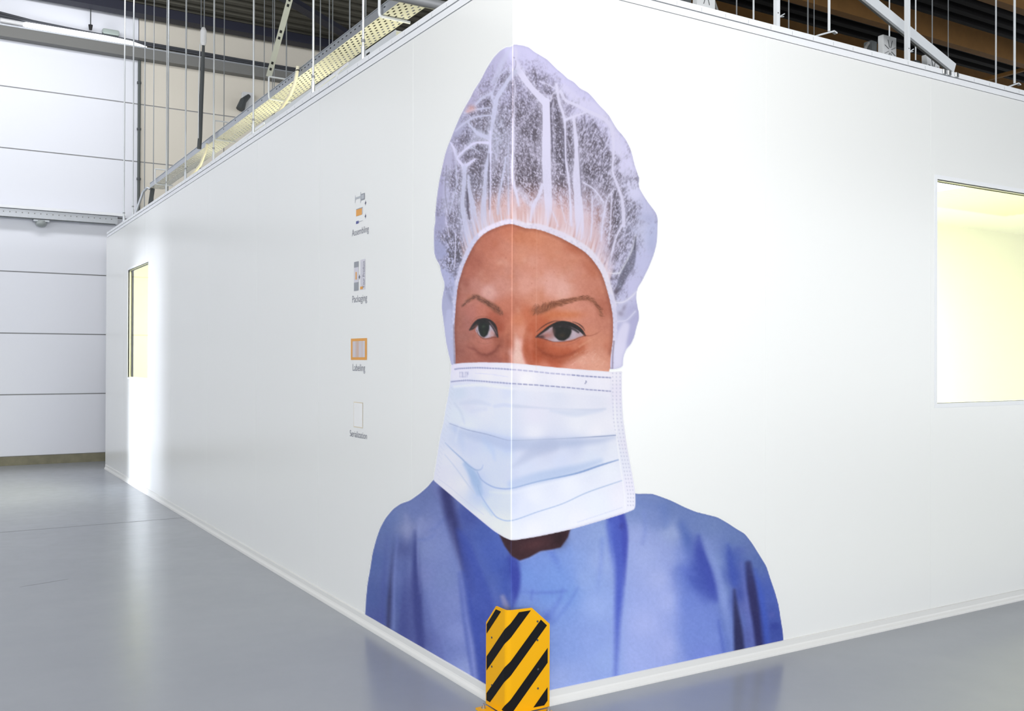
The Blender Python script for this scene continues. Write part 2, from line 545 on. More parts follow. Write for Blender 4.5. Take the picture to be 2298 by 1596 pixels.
    st([(1036, 1290), (1046, 1350), (1058, 1420), (1070, 1490), (1080, 1550)], [18, 26, 32, 34, 34], (62, 80, 162), [.6, .9, .95, .95, .95], 5)
    st([(1012, 1170), (1024, 1240), (1037, 1310), (1046, 1380), (1058, 1450), (1066, 1520)], [5, 5, 6, 8, 10, 10], (150, 160, 214), [.15, .25, .4, .5, .7, .7], 9)
    st([(1105, 1310), (1112, 1345), (1110, 1380)], 10, (95, 112, 185), .4, 10)
    st([(1078, 1300), (1090, 1350), (1092, 1400)], [6, 8, 8], (92, 110, 182), .45, 8)
    for P, c, al, bl in (([(950, 1180), (1000, 1160), (1030, 1260), (1048, 1350), (1060, 1440), (1076, 1540), (1000, 1500), (965, 1440), (950, 1300)], (132, 144, 202), .38, 9),
                         ([(1020, 1175), (1050, 1210), (1090, 1300), (1120, 1380), (1120, 1570), (1086, 1570), (1071, 1470), (1057, 1390), (1043, 1290)], (62, 80, 166), .7, 4),
                         ([(925, 1270), (948, 1340), (958, 1460), (900, 1440), (905, 1330)], (58, 64, 128), .5, 8),
                         ([(1525, 1200), (1560, 1230), (1612, 1340), (1628, 1480), (1540, 1500), (1522, 1400), (1524, 1300)], (108, 128, 204), .5, 9),
                         ([(1548, 1190), (1575, 1230), (1602, 1290), (1614, 1348), (1580, 1335), (1548, 1300), (1532, 1285), (1562, 1270), (1550, 1235)], (62, 78, 164), .65, 8),
                         ([(1400, 1180), (1500, 1200), (1520, 1300), (1520, 1500), (1396, 1520), (1400, 1300)], (164, 174, 228), .35, 10),
                         ([(1165, 1262), (1235, 1238), (1280, 1200), (1296, 1320), (1166, 1332)], (118, 146, 214), .4, 6)):
        S.over(c, S.poly(P, True, bl) * al)
    # collar and placket
    st([(1150, 1255), (1156, 1290), (1156, 1330), (1150, 1362)], [22, 24, 18, 6], (56, 66, 152), [.7, .95, .95, .6], 8)
    st([(1140, 1262), (1136, 1310), (1140, 1360)], [10, 16, 10], (64, 84, 168), .7, 12)
    st([(1128, 1340), (1136, 1360), (1138, 1372)], [10, 13, 10], (138, 140, 184), .85, 6)
    st([(1164, 1328), (1200, 1330), (1240, 1330), (1272, 1326)], [3, 4, 5, 3], (92, 112, 190), [.2, .7, .8, .5], 6)
    st([(1195, 1326), (1192, 1345)], 5, (92, 112, 192), .5, 5)
    st([(1262, 1325), (1256, 1345), (1240, 1372)], [6, 6, 10], (88, 108, 190), [.5, .5, .35], 9)
    st([(1296, 1320), (1276, 1355), (1240, 1400)], [5, 7, 6], (100, 124, 198), [.5, .6, .4], 7)
    st([(1234, 1235), (1250, 1262), (1256, 1280)], [12, 10, 6], (96, 120, 200), [.6, .6, .2], 10)
    S.blob(1228, 1385, 14, 14, (84, 104, 188), .7)
    st([(1168, 1260), (1190, 1252), (1215, 1238), (1240, 1235)], 3, (140, 160, 222), .6, 3)
    st([(1352, 1210), (1348, 1270), (1340, 1330)], [6, 8, 8], (120, 142, 212), [.6, .5, .1], 10)
    # neck
    S.over((58, 36, 42), S.poly(NECK, False, 1.4))
    S.blob(1200, 1222, 34, 12, (82, 50, 54), .7, -.25)
    S.blob(1255, 1208, 16, 18, (40, 24, 30), .7)
    # long right fold
    st([(1380, 1160), (1384, 1190), (1391, 1250), (1390, 1320), (1386, 1390), (1384, 1450), (1381, 1525)],
       [38, 34, 22, 18, 12, 10, 8], (74, 90, 184), [.95, .95, .9, .9, .8, .6, .5], 9)
    st([(1396, 1158), (1402, 1190), (1402, 1250), (1400, 1310)], [12, 14, 8, 6], (66, 76, 172), [.9, .9, .7, .3], 6)
    S.blob(1395, 1181, 6, 8, (54, 58, 140), .6)
    st([(1368, 1180), (1372, 1230), (1378, 1290)], [14, 10, 6], (92, 112, 200), [.7, .6, .2], 10)
    # right sleeve
    st([(1530, 1180), (1540, 1205), (1545, 1235)], [16, 20, 16], (74, 98, 172), [.6, .75, .4], 14)
    st([(1568, 1205), (1572, 1240), (1583, 1275), (1598, 1310), (1606, 1345)], [10, 22, 30, 34, 18], (62, 76, 164), [.6, .9, .95, .95, .5], 9)
    st([(1560, 1260), (1572, 1300), (1585, 1340)], [26, 36, 24], (68, 84, 168), [.5, .7, .5], 18)
    st([(1524, 1275), (1540, 1280), (1555, 1290)], [6, 12, 12], (94, 112, 192), .6, 12)
    st([(1575, 1195), (1592, 1240), (1610, 1290), (1622, 1340), (1634, 1400), (1645, 1465)], [8, 16, 18, 18, 16, 12], (130, 148, 206), [.2, .7, .85, .85, .5, .3], 8)
    st([(1612, 1395), (1620, 1440), (1625, 1470)], [5, 6, 6], (82, 100, 182), .7, 6)
    st([(1634, 1225), (1640, 1260), (1648, 1310)], [8, 14, 14], (64, 84, 170), [.5, .85, .7], 9)
    st([(1648, 1325), (1651, 1365), (1656, 1410), (1660, 1465)], [5, 12, 20, 24], (44, 46, 86), [.7, .95, 1, 1], 6)
    st([(1664, 1265), (1672, 1320), (1680, 1380), (1690, 1450)], [8, 10, 12, 12], (100, 110, 178), [.5, .7, .6, .5], 8)
    st([(1679, 1266), (1686, 1310), (1695, 1360), (1703, 1405), (1710, 1460)], [14, 22, 25, 26, 26], (44, 44, 92), [.7, .95, 1, 1, 1], 6)
    st([(1694, 1280), (1706, 1330), (1716, 1400), (1722, 1460)], [8, 14, 16, 16], (64, 88, 180), [.4, .8, .8, .7], 8)
    S.blob(1738, 1405, 12, 9, (50, 62, 142), .7)
    S.blob(1733, 1380, 8, 8, (86, 92, 168), .5)
    S.blob(1660, 1235, 14, 9, (84, 100, 172), .5)
    st([(1405, 1120), (1440, 1130), (1490, 1140)], [10, 14, 14], (108, 128, 190), .35, 14)
    st([(1445, 1150), (1448, 1190), (1442, 1220)], [8, 8, 4], (128, 146, 208), .6, 9)
    st([(1488, 1140), (1495, 1170), (1492, 1180)], [16, 18, 10], (106, 128, 190), .6, 14)
    st([(1520, 1240), (1522, 1330), (1526, 1420), (1522, 1500)], 12, (128, 146, 210), .4, 16)
    # darker rim and weave
    S.clip = S.m_gown * np.clip(1 - gblur(S.m_gown, 3.0) + .0, 0, 1) * 1.4
    S.over((84, 100, 160), np.ones((MH, MW)) * .6)
    S.clip = S.m_gown
    n = S.noise(S.X / 1.6, S.Y / 1.6, 3) + S.noise(S.X / 5, S.Y / 5, 4) - 1
    S.c = np.clip(S.c + (n * .022 * S.m_gown)[..., None], 0, 1)
    S.clip = np.ones((MH, MW))


def paint_face(S):
    F = [(1150, 515, 190, 118, 90), (1100, 545, 180, 112, 88), (1060, 590, 164, 98, 78), (1042, 640, 156, 96, 80), (1032, 720, 158, 102, 86),
         (1030, 790, 148, 92, 78), (1120, 580, 192, 128, 105), (1090, 620, 184, 122, 100), (1066, 640, 186, 130, 114), (1096, 655, 206, 160, 148),
         (1125, 640, 196, 140, 122), (1140, 560, 196, 134, 110), (1140, 620, 195, 138, 118), (1140, 690, 188, 120, 95), (1050, 610, 172, 106, 86),
         (1165, 530, 200, 130, 96), (1200, 530, 206, 136, 102), (1170, 570, 210, 148, 120), (1200, 590, 212, 150, 126), (1180, 640, 216, 160, 140),
         (1232, 640, 222, 172, 156), (1262, 648, 224, 176, 160), (1205, 672, 208, 146, 120), (1240, 560, 206, 140, 110), (1280, 580, 206, 142, 115),
         (1300, 620, 206, 143, 120), (1335, 640, 198, 132, 108), (1358, 690, 182, 112, 88), (1330, 600, 188, 116, 88), (1290, 556, 186, 112, 82),
         (1230, 707, 205, 135, 105), (1280, 700, 212, 147, 122), (1320, 700, 206, 141, 119), (1355, 730, 196, 130, 106), (1340, 765, 208, 144, 116),
         (1366, 780, 196, 126, 98), (1220, 720, 184, 98, 64), (1195, 735, 188, 102, 68), (1190, 708, 196, 114, 80), (1162, 720, 206, 132, 98),
         (1215, 775, 166, 80, 46), (1240, 783, 188, 98, 62), (1270, 786, 184, 98, 64), (1300, 780, 196, 116, 84), (1240, 812, 188, 100, 70),
         (1202, 800, 174, 84, 50), (1187, 778, 192, 108, 78), (1302, 806, 226, 172, 148), (1322, 800, 222, 166, 142), (1340, 816, 224, 168, 142),
         (1285, 822, 222, 160, 138), (1350, 790, 212, 152, 126), (1165, 772, 230, 182, 168), (1160, 802, 236, 196, 186), (1172, 745, 216, 152, 126),
         (1156, 742, 206, 140, 114), (1180, 812, 216, 150, 134), (1142, 770, 172, 102, 78), (1137, 800, 166, 96, 74), (1143, 745, 180, 112, 86),
         (1146, 795, 205, 156, 142), (1090, 772, 178, 112, 96), (1058, 778, 164, 104, 88), (1080, 803, 160, 98, 82), (1040, 760, 158, 104, 90),
         (1121, 770, 148, 84, 64), (1112, 810, 152, 90, 74), (1080, 700, 186, 118, 98), (1060, 703, 178, 116, 102), (1045, 722, 164, 108, 96),
         (1108, 712, 168, 94, 70), (1122, 735, 158, 84, 60), (1131, 712, 176, 104, 80), (1050, 820, 158, 98, 82), (1225, 825, 205, 130, 105)]
    g = S.field(F, 3.6) / 255.
    g = g * np.array([1.03, .985, 1.0])
    S.over(g, S.m_face)
    S.clip = S.m_face
    st = S.stroke
    bl = S.blob
    # shading near the cap edge
    st([p for p in FACE[1:-2]], 10, (120, 62, 48), .4, 12)
    # blotches
    rs = np.random.RandomState(3)
    for i in range(90):
        x = rs.uniform(1030, 1370)
        y = rs.uniform(515, 700)
        c = (198, 118, 84) if rs.rand() < .55 else (226, 176, 158)
        bl(x, y, rs.uniform(4, 12), rs.uniform(4, 10), c, rs.uniform(.08, .24))
    # sockets
    bl(1112, 735, 9, 22, (150, 74, 52), .6, .2)
    bl(1090, 786, 24, 10, (168, 96, 78), .4)
    bl(1085, 768, 26, 7, (196, 128, 108), .5)
    bl(1205, 770, 12, 22, (168, 74, 38), .5)
    bl(1262, 774, 40, 7, (206, 130, 104), .45)
    bl(1270, 794, 44, 8, (172, 80, 46), .55, -.1)
    bl(1222, 792, 26, 12, (160, 76, 48), .5)
    bl(1270, 708, 40, 9, (206, 118, 74), .55)
    bl(1230, 712, 18, 10, (190, 100, 58), .5, -.5)
    # nose bridge highlight and its dark flank
    st([(1157, 750), (1161, 775), (1162, 800), (1166, 820)], [7, 12, 18, 26], (238, 198, 186), [.2, .7, .85, .85], 9)
    st([(1184, 742), (1180, 768), (1182, 795), (1192, 820)], [12, 14, 14, 16], (172, 82, 50), [.4, .6, .7, .6], 10)
    st([(1140, 752), (1137, 780), (1138, 812)], [8, 10, 8], (150, 80, 60), .4, 8)
    # ------- left eye
    eye = [(1066, 741), (1072, 731), (1080, 724), (1093, 723), (1104, 730), (1112, 742), (1117, 756), (1106, 754), (1097, 758), (1086, 759.5), (1074, 752.5)]
    S.over((176, 164, 178), S.poly(eye, True, .8))
    bl(1076, 742, 4, 10, (206, 200, 216), .8)
    bl(1099, 750, 5, 7, (200, 180, 190), .7)
    bl(1105, 748, 6, 7, (196, 140, 130), .7)
    bl(1112, 752, 4, 5, (120, 70, 62), .8)
    S.over((26, 30, 26), S.poly([(1072.5, 726), (1086, 718), (1098, 724), (1098.5, 738), (1094, 752), (1086, 758), (1078.5, 754), (1073.5, 742)], True, .9))
    bl(1087, 745, 4, 5, (42, 50, 32), .6)
    bl(1085, 733, 3, 3, (70, 84, 60), .6)
    st([(1054, 740), (1062.8, 729), (1071, 722), (1080, 719), (1093, 719), (1105, 725.5), (1113, 737), (1117.5, 756)], [2.5, 6, 9, 9, 8, 7, 4, 2.5], (34, 30, 30), [.8, .95, 1, 1, .95, .9, .8, .8], 1.8)
    st([(1054, 741), (1061, 738), (1066, 735)], [3, 4, 2], (40, 32, 32), .8, 1.6)
    st([(1100, 726), (1109, 740), (1117, 757)], [5, 4, 3], (44, 36, 38), .85, 2.2)
    st([(1072, 727), (1084, 722), (1098, 727)], [4, 8, 5], (34, 32, 30), .85, 3)
    st([(1060, 738), (1068, 731), (1074, 726)], [3, 6, 5], (44, 36, 36), .7, 3)
    st([(1098, 722), (1108, 735), (1115, 748)], [2, 2.5, 1.5], (120, 96, 104), .6, 1.5)
    st([(1070, 741), (1075, 753), (1086, 760.5), (1098, 759.5), (1110, 757), (1117, 757)], [1.6, 2, 2, 2, 2.4, 2], (110, 62, 52), .75, 1.6)
    st([(1056, 727), (1068, 714), (1084, 710), (1100, 714), (1112, 726)], 1.8, (134, 72, 54), [.2, .5, .5, .5, .2], 3)
    st([(1050, 779), (1066, 785), (1076, 793), (1092, 797), (1108, 790), (1120, 776)], [3, 4, 5, 6, 6, 5], (118, 58, 50), [.3, .5, .6, .7, .65, .4], 6)
    st([(1072, 768), (1088, 772), (1104, 768)], 2, (150, 88, 76), .4, 3)
    for i in range(16):
        x = 1070 + i * 2.8
        y = 762 + 6 * math.sin(i)
        st([(x, y - 3), (x + 2, y + 4)], 1, (150, 84, 76), .35, 1.2)
    # ------- right eye
    eye = [(1206, 755), (1220, 745), (1234, 735), (1252, 727), (1271, 727), (1288, 733), (1303, 744), (1312, 753), (1299, 756), (1283, 763), (1262, 767), (1241, 767.5), (1222, 760)]
    S.over((182, 164, 174), S.poly(eye, True, .8))
    bl(1289, 752, 5, 8, (196, 184, 200), .8)
    bl(1244, 762, 10, 4, (204, 190, 200), .6)
    bl(1228, 753, 13, 9, (176, 114, 106), .9)
    bl(1216, 755, 7, 4, (96, 58, 52), .85)
    bl(1296, 752, 9, 6, (190, 158, 166), .6)
    S.over((24, 24, 22), S.poly([(1240, 732), (1252, 725), (1272, 725), (1282, 734), (1283, 746), (1277, 758), (1266, 765), (1254, 764), (1244, 755), (1240, 744)], True, .9))
    bl(1262, 753, 9, 5, (58, 44, 28), .7)
    bl(1257, 733, 2, 1.6, (120, 128, 120), .6)
    st([(1203, 756.5), (1212, 749), (1222, 741), (1234, 733), (1252.6, 725.5), (1271, 725.5), (1288, 731), (1303, 741), (1313, 753)], [2.5, 3, 5, 7, 9, 9, 9, 8, 4], (30, 26, 26), [.95, .9, .95, 1, 1, 1, 1, 1, .8], 1.8)
    st([(1203.5, 757), (1212, 756), (1224, 758)], [4, 4, 1.5], (66, 40, 40), [.9, .8, .3], 2)
    st([(1204, 756), (1214, 748), (1230, 737)], [3, 5, 5], (40, 32, 32), .8, 2.5)
    bl(1240, 746, 6, 12, (150, 104, 100), .6)
    st([(1244, 735), (1262, 731), (1284, 737), (1298, 746)], [4, 7, 7, 4], (40, 34, 36), .8, 4)
    st([(1204, 745), (1213, 737), (1226, 728), (1242, 721.5), (1256, 720)], [1.5, 2, 2.5, 2.5, 1.5], (58, 32, 28), [.5, .8, .8, .7, .3], 1.6)
    st([(1285, 722), (1298, 727), (1308, 735), (1312, 742)], [2, 2.5, 3, 2], (60, 36, 32), [.4, .7, .8, .5], 2)
    st([(1310, 752), (1322, 754), (1336, 750), (1348, 743)], [3, 2, 2, 1.2], (136, 66, 50), [.6, .45, .5, .2], 2.4)
    st([(1204, 757), (1222, 761), (1241, 767), (1262, 767), (1283, 765), (1299, 758), (1312, 754)], [2, 2.4, 1.8, 1.6, 1.8, 2, 2], (116, 60, 50), [.9, .8, .6, .6, .7, .7, .7], 1.6)
    st([(1240, 773), (1264, 776), (1288, 770), (1302, 761)], 2, (176, 96, 78), .5, 3)
    st([(1206, 779), (1222, 793), (1244, 801), (1268, 799), (1290, 790), (1310, 776)], [4, 6, 7, 6, 5, 3], (140, 62, 40), [.3, .5, .55, .5, .45, .2], 7)
    st([(1300, 778), (1316, 768), (1326, 762)], 4, (226, 160, 128), .5, 5)
    for i in range(34):
        x = rs.uniform(1278, 1352)
        y = rs.uniform(788, 828)
        st([(x, y), (x + rs.uniform(3, 9), y - rs.uniform(2, 8))], 1.0, (244, 204, 186) if rs.rand() < .7 else (196, 122, 96), .4, 1.4)
    st([(1198, 770), (1212, 788), (1232, 802), (1264, 808), (1296, 798), (1312, 784)], [8, 14, 18, 18, 12, 5], (150, 66, 36), [.25, .4, .45, .4, .35, .1], 16)
    st([(1056, 770), (1072, 790), (1092, 800), (1112, 790), (1124, 768)], [6, 10, 12, 12, 8], (136, 74, 58), [.15, .3, .4, .4, .25], 12)
    bl(1262, 705, 42, 8, (210, 112, 62), .35)
    # ------- brows
    L = [(1036.5, 690), (1044, 681), (1051.5, 674), (1066.5, 666), (1081.6, 673), (1100.4, 684), (1115.4, 695), (1127, 706)]
    st(L, [6, 9, 11, 11, 11, 13, 16, 10], (128, 80, 60), [.1, .3, .5, .65, .8, .9, .75, .1], 8)
    Lp = spline(L, False, 1.0)
    for i in range(230):
        k = rs.randint(5, len(Lp) - 1)
        f = k / len(Lp)
        x, y = Lp[k] + rs.uniform(-1, 1, 2) * (2 + 3.5 * f)
        dx = rs.uniform(-6, -2) if f < .8 else rs.uniform(-2, 2)
        st([(x, y), (x + dx, y + (rs.uniform(-4, -1) if f > .35 else rs.uniform(1, 5)))], 1.0, (88, 54, 44) if rs.rand() < .7 else (150, 96, 76), .25 + .3 * min(1, f * 1.5), 1.1)
    Rr = [(1194, 700), (1211, 697), (1237.6, 686), (1265.8, 677.5), (1294, 671), (1316.5, 669.5), (1331.6, 677), (1343, 692), (1348.5, 711)]
    st(Rr, [16, 18, 14, 10, 8, 8, 11, 12, 10], (138, 80, 54), [.2, .75, .9, .85, .7, .5, .3, .25, .05], 9)
    Rp = spline(Rr, False, 1.0)
    for i in range(330):
        k = rs.randint(0, len(Rp) - 1)
        f = k / len(Rp)
        w = 8 * (1 - f) + 2.5 if f < .5 else 5
        x, y = Rp[k] + np.array([rs.uniform(-2, 2), rs.uniform(-1, 1) * w])
        if f < .3:
            dx, dy = rs.uniform(-1, 8), rs.uniform(-12, -4)
        elif f < .7:
            dx, dy = rs.uniform(5, 11), rs.uniform(-3, 1)
        else:
            dx, dy = rs.uniform(3, 8), rs.uniform(0, 5)
        st([(x, y), (x + dx, y + dy)], 1.0, (106, 58, 40) if rs.rand() < .65 else (172, 110, 80), .5 if f < .7 else .4, 1.1)
    # freckles
    for i in range(40):
        bl(rs.uniform(1060, 1350), rs.uniform(530, 690), 1.5, 1.5, (170, 96, 70), rs.uniform(.15, .4))
    n = S.noise(S.X / 2, S.Y / 2, 5) + S.noise(S.X / 6, S.Y / 6, 6) - 1
    S.c = np.clip(S.c + (n * .03 * S.m_face)[..., None], 0, 1)
    S.clip = np.ones((MH, MW))


def paint_cap(S):
    X, Y = S.X, S.Y
    B = [(1152, 110, 214, 210, 246), (1120, 125, 184, 180, 212), (1090, 170, 178, 174, 206), (1060, 225, 176, 170, 200), (1025, 290, 168, 166, 196),
         (1000, 350, 172, 166, 198), (985, 420, 172, 168, 202), (978, 490, 164, 162, 196), (985, 560, 162, 164, 200), (1000, 620, 176, 178, 214),
         (1000, 680, 172, 174, 206), (1005, 750, 178, 180, 212), (1040, 500, 180, 178, 205), (1060, 440, 174, 174, 196), (1100, 300, 178, 178, 200),
         (1200, 115, 216, 212, 248), (1260, 170, 218, 214, 250), (1330, 225, 218, 214, 250), (1380, 290, 222, 218, 252), (1410, 350, 226, 222, 254),
         (1425, 420, 224, 222, 252), (1455, 470, 206, 206, 240), (1468, 520, 198, 202, 238), (1450, 590, 204, 204, 240), (1420, 650, 206, 204, 240),
         (1425, 710, 186, 184, 222), (1410, 760, 184, 182, 222), (1390, 790, 222, 220, 250), (1380, 700, 206, 204, 232), (1200, 300, 190, 184, 208),
         (1300, 350, 192, 186, 210), (1350, 430, 196, 190, 214), (1340, 520, 214, 198, 218), (1250, 490, 226, 196, 204), (1170, 480, 224, 192, 196),
         (1110, 480, 206, 172, 172), (1300, 500, 224, 198, 210), (1420, 500, 198, 198, 228)]
    base = S.field(B, 3.2) / 255.
    S.over(base, S.m_cap)
    # how much hair shows through: control points
    Dn = [(1152, 110, 0), (1120, 125, .05), (1090, 165, .15), (1060, 220, .12), (1020, 290, .1), (998, 350, .05), (985, 430, .05), (980, 500, .1),
          (990, 560, .1), (1000, 620, .1), (1000, 700, .05), (1110, 160, .3), (1130, 175, .65), (1125, 190, .7), (1090, 205, .5), (1085, 232, .9), (1075, 250, .8),
          (1060, 290, .75), (1050, 320, .8), (1070, 340, .9), (1030, 330, .5), (1020, 400, .75), (1030, 430, .7), (1020, 480, .75), (1010, 540, .85),
          (1025, 570, .8), (1016, 600, .7), (1005, 470, .45), (1060, 400, .95), (1070, 440, .95), (1050, 470, .9), (1080, 380, .9), (1095, 440, .8),
          (1120, 260, .65), (1135, 240, .7), (1125, 320, .55), (1115, 360, .6), (1125, 400, .85), (1110, 420, .9), (1140, 400, .7), (1140, 440, .5),
          (1160, 200, .6), (1185, 220, .7), (1180, 260, .8), (1200, 290, .85), (1180, 330, .6), (1170, 370, .75), (1190, 395, .95), (1205, 405, .98), (1190, 430, .85),
          (1195, 445, .7), (1170, 400, .9), (1205, 340, .7), (1190, 170, .7), (1205, 185, .8), (1220, 200, .75), (1180, 150, .3), (1210, 150, .35), (1240, 190, .5),
          (1190, 125, .05), (1240, 150, .05), (1280, 185, .05), (1243, 225, 1), (1248, 260, 1), (1250, 300, .98), (1255, 350, 1), (1255, 400, .85), (1250, 430, .7),
          (1275, 250, .5), (1300, 240, .25), (1280, 300, .85), (1278, 370, .9), (1283, 420, .8), (1310, 290, .75), (1330, 300, .8), (1345, 330, .75), (1320, 350, .7),
          (1320, 390, .9), (1340, 390, .85), (1360, 350, .8), (1370, 370, .85), (1345, 420, .65), (1320, 420, .75), (1330, 470, .6), (1360, 290, .35), (1385, 330, .05),
          (1400, 380, .1), (1395, 400, .5), (1385, 390, .6), (1390, 440, .7), (1380, 460, .9), (1400, 470, .9), (1383, 490, .95), (1378, 520, .9), (1408, 450, .6),
          (1412, 470, .6), (1425, 440, .02), (1350, 490, .5), (1340, 540, .2), (1405, 530, .62), (1395, 560, .6), (1425, 540, .55), (1412, 585, .45), (1440, 520, .3), (1450, 480, .08), (1465, 540, .05),
          (1440, 590, .05), (1420, 640, .05), (1400, 700, .08), (1415, 740, .03), (1385, 640, .5), (1395, 615, .5), (1250, 480, .03), (1200, 490, .02), (1150, 490, .05), (1100, 495, .1),
          (1300, 490, .15), (1310, 530, .03), (1060, 530, .1), (1160, 460, .15), (1225, 460, .2), (1265, 455, .45), (1010, 700, .05), (1340, 240, .03), (1300, 210, .1)]
    D = S.field([(a, b, c) for a, b, c in Dn], 4.0)[..., 0]
    # three directions of fibre, blended across the crown
    def fib(ang, sx, sy, sd):
        c, q = math.cos(ang), math.sin(ang)
        return S.noise((X * c + Y * q) / sx, (-X * q + Y * c) / sy, sd)
    f0 = .4 * fib(0.05, 1.5, 4.2, 1) + .3 * fib(-.6, 1.5, 3.4, 2) + .3 * fib(.8, 1.5, 3.0, 12)
    f1 = .5 * fib(.5, 1.5, 6.0, 3) + .25 * fib(.2, 1.5, 4.0, 4) + .25 * fib(-.5, 1.4, 3.0, 13)
    f2 = .5 * fib(.9, 1.8, 3.6, 5) + .5 * fib(-.7, 1.8, 3.6, 6)
    wr = sstep(1230, 1320, X + (300 - Y) * .3)
    wt = sstep(420, 300, Y) * (1 - wr)
    f = f0 * (1 - wr) + f1 * wr
    f = f * (1 - .4 * wt) + f2 * .4 * wt
    f = np.clip((f - .5) * 1.9 + .5, 0, 1)
    big = .5 * S.noise(X / 13, Y / 20, 8) + .5 * S.noise(X / 5, Y / 8, 9)
    Dm = np.clip(D + (big - .5) * .75 * (D > .12), 0, 1)
    dark = np.clip(Dm * 1.12 - .04, 0, 1) * sstep(.95, .12, f - (Dm - .55) * .55)
    a = np.clip(dark, 0, 1) * .86
    hair = np.stack([.25 + .14 * big, .235 + .125 * big, .28 + .125 * big], -1)
    S.clip = S.m_cap
    # hair or brown skin showing beneath
    warm = sstep(395, 470, Y - .0006 * (X - 1200) ** 2) * sstep(1035, 1075, X) * sstep(1385, 1340, X)
    hair = hair * (1 - .8 * warm[..., None]) + np.array([.64, .43, .38]) * .8 * warm[..., None]
    S.over(hair, a)
    S.over((208, 204, 230), np.clip((f - .52) * 1.9, 0, .8) * np.clip(Dm * 1.3, 0, 1))
    rs = np.random.RandomState(21)
    for i in range(1500):
        x, y = rs.uniform(985, 1420), rs.uniform(150, 600)
        q = D[int(y - MY0), int(x - MX0)]
        if q < .25 or S.m_face[int(y - MY0), int(x - MX0)] > 0:
            continue
        an = rs.normal(1.57 - (.5 if x > 1280 else 0), .6)
        L = rs.uniform(7, 20)
        k = rs.uniform(-4, 4)
        S.stroke([(x, y), (x + .5 * L * math.cos(an) + k, y + .5 * L * math.sin(an)), (x + L * math.cos(an), y + L * math.sin(an))], rs.uniform(.7, 1.4), (212, 208, 232), rs.uniform(.2, .6), 1.1)
    # skin glow over the forehead under the band
    Wm = gblur(S.poly([(1062, 470), (1085, 445), (1120, 440), (1160, 452), (1200, 462), (1240, 458), (1290, 470), (1335, 490), (1352, 540), (1330, 575), (1290, 545), (1230, 515), (1150, 500), (1100, 512), (1064, 545)], True), 7)
    S.over((226, 184, 178), Wm * .42)
    st = S.stroke
    W = (220, 216, 244)
    WL = (198, 198, 224)
    WR = (228, 224, 250)
    # creases: soft translucent sheets first
    for p, w, al in (([(1146, 107), (1128, 140), (1106, 186)], [9, 12, 8], .65),
                     ([(1075, 300), (1055, 325), (1030, 352)], [18, 14, 5], .55),
                     ([(1008, 330), (1004, 400), (1000, 470)], [16, 18, 16], .45),
                     ([(1160, 290), (1182, 320), (1205, 330)], [4, 8, 4], .25),
                     ([(1166, 425), (1185, 452), (1196, 462)], [14, 16, 10], .6),
                     ([(1118, 300), (1112, 350), (1108, 390)], [14, 12, 6], .3),
                     ([(1265, 195), (1300, 225), (1345, 245), (1380, 290), (1392, 350)], [14, 16, 14, 12, 10], .5),
                     ([(1340, 440), (1355, 470), (1352, 520)], [12, 16, 16], .4)):
        st(p, w, WL if p[0][0] < 1152 else WR, al, 9)
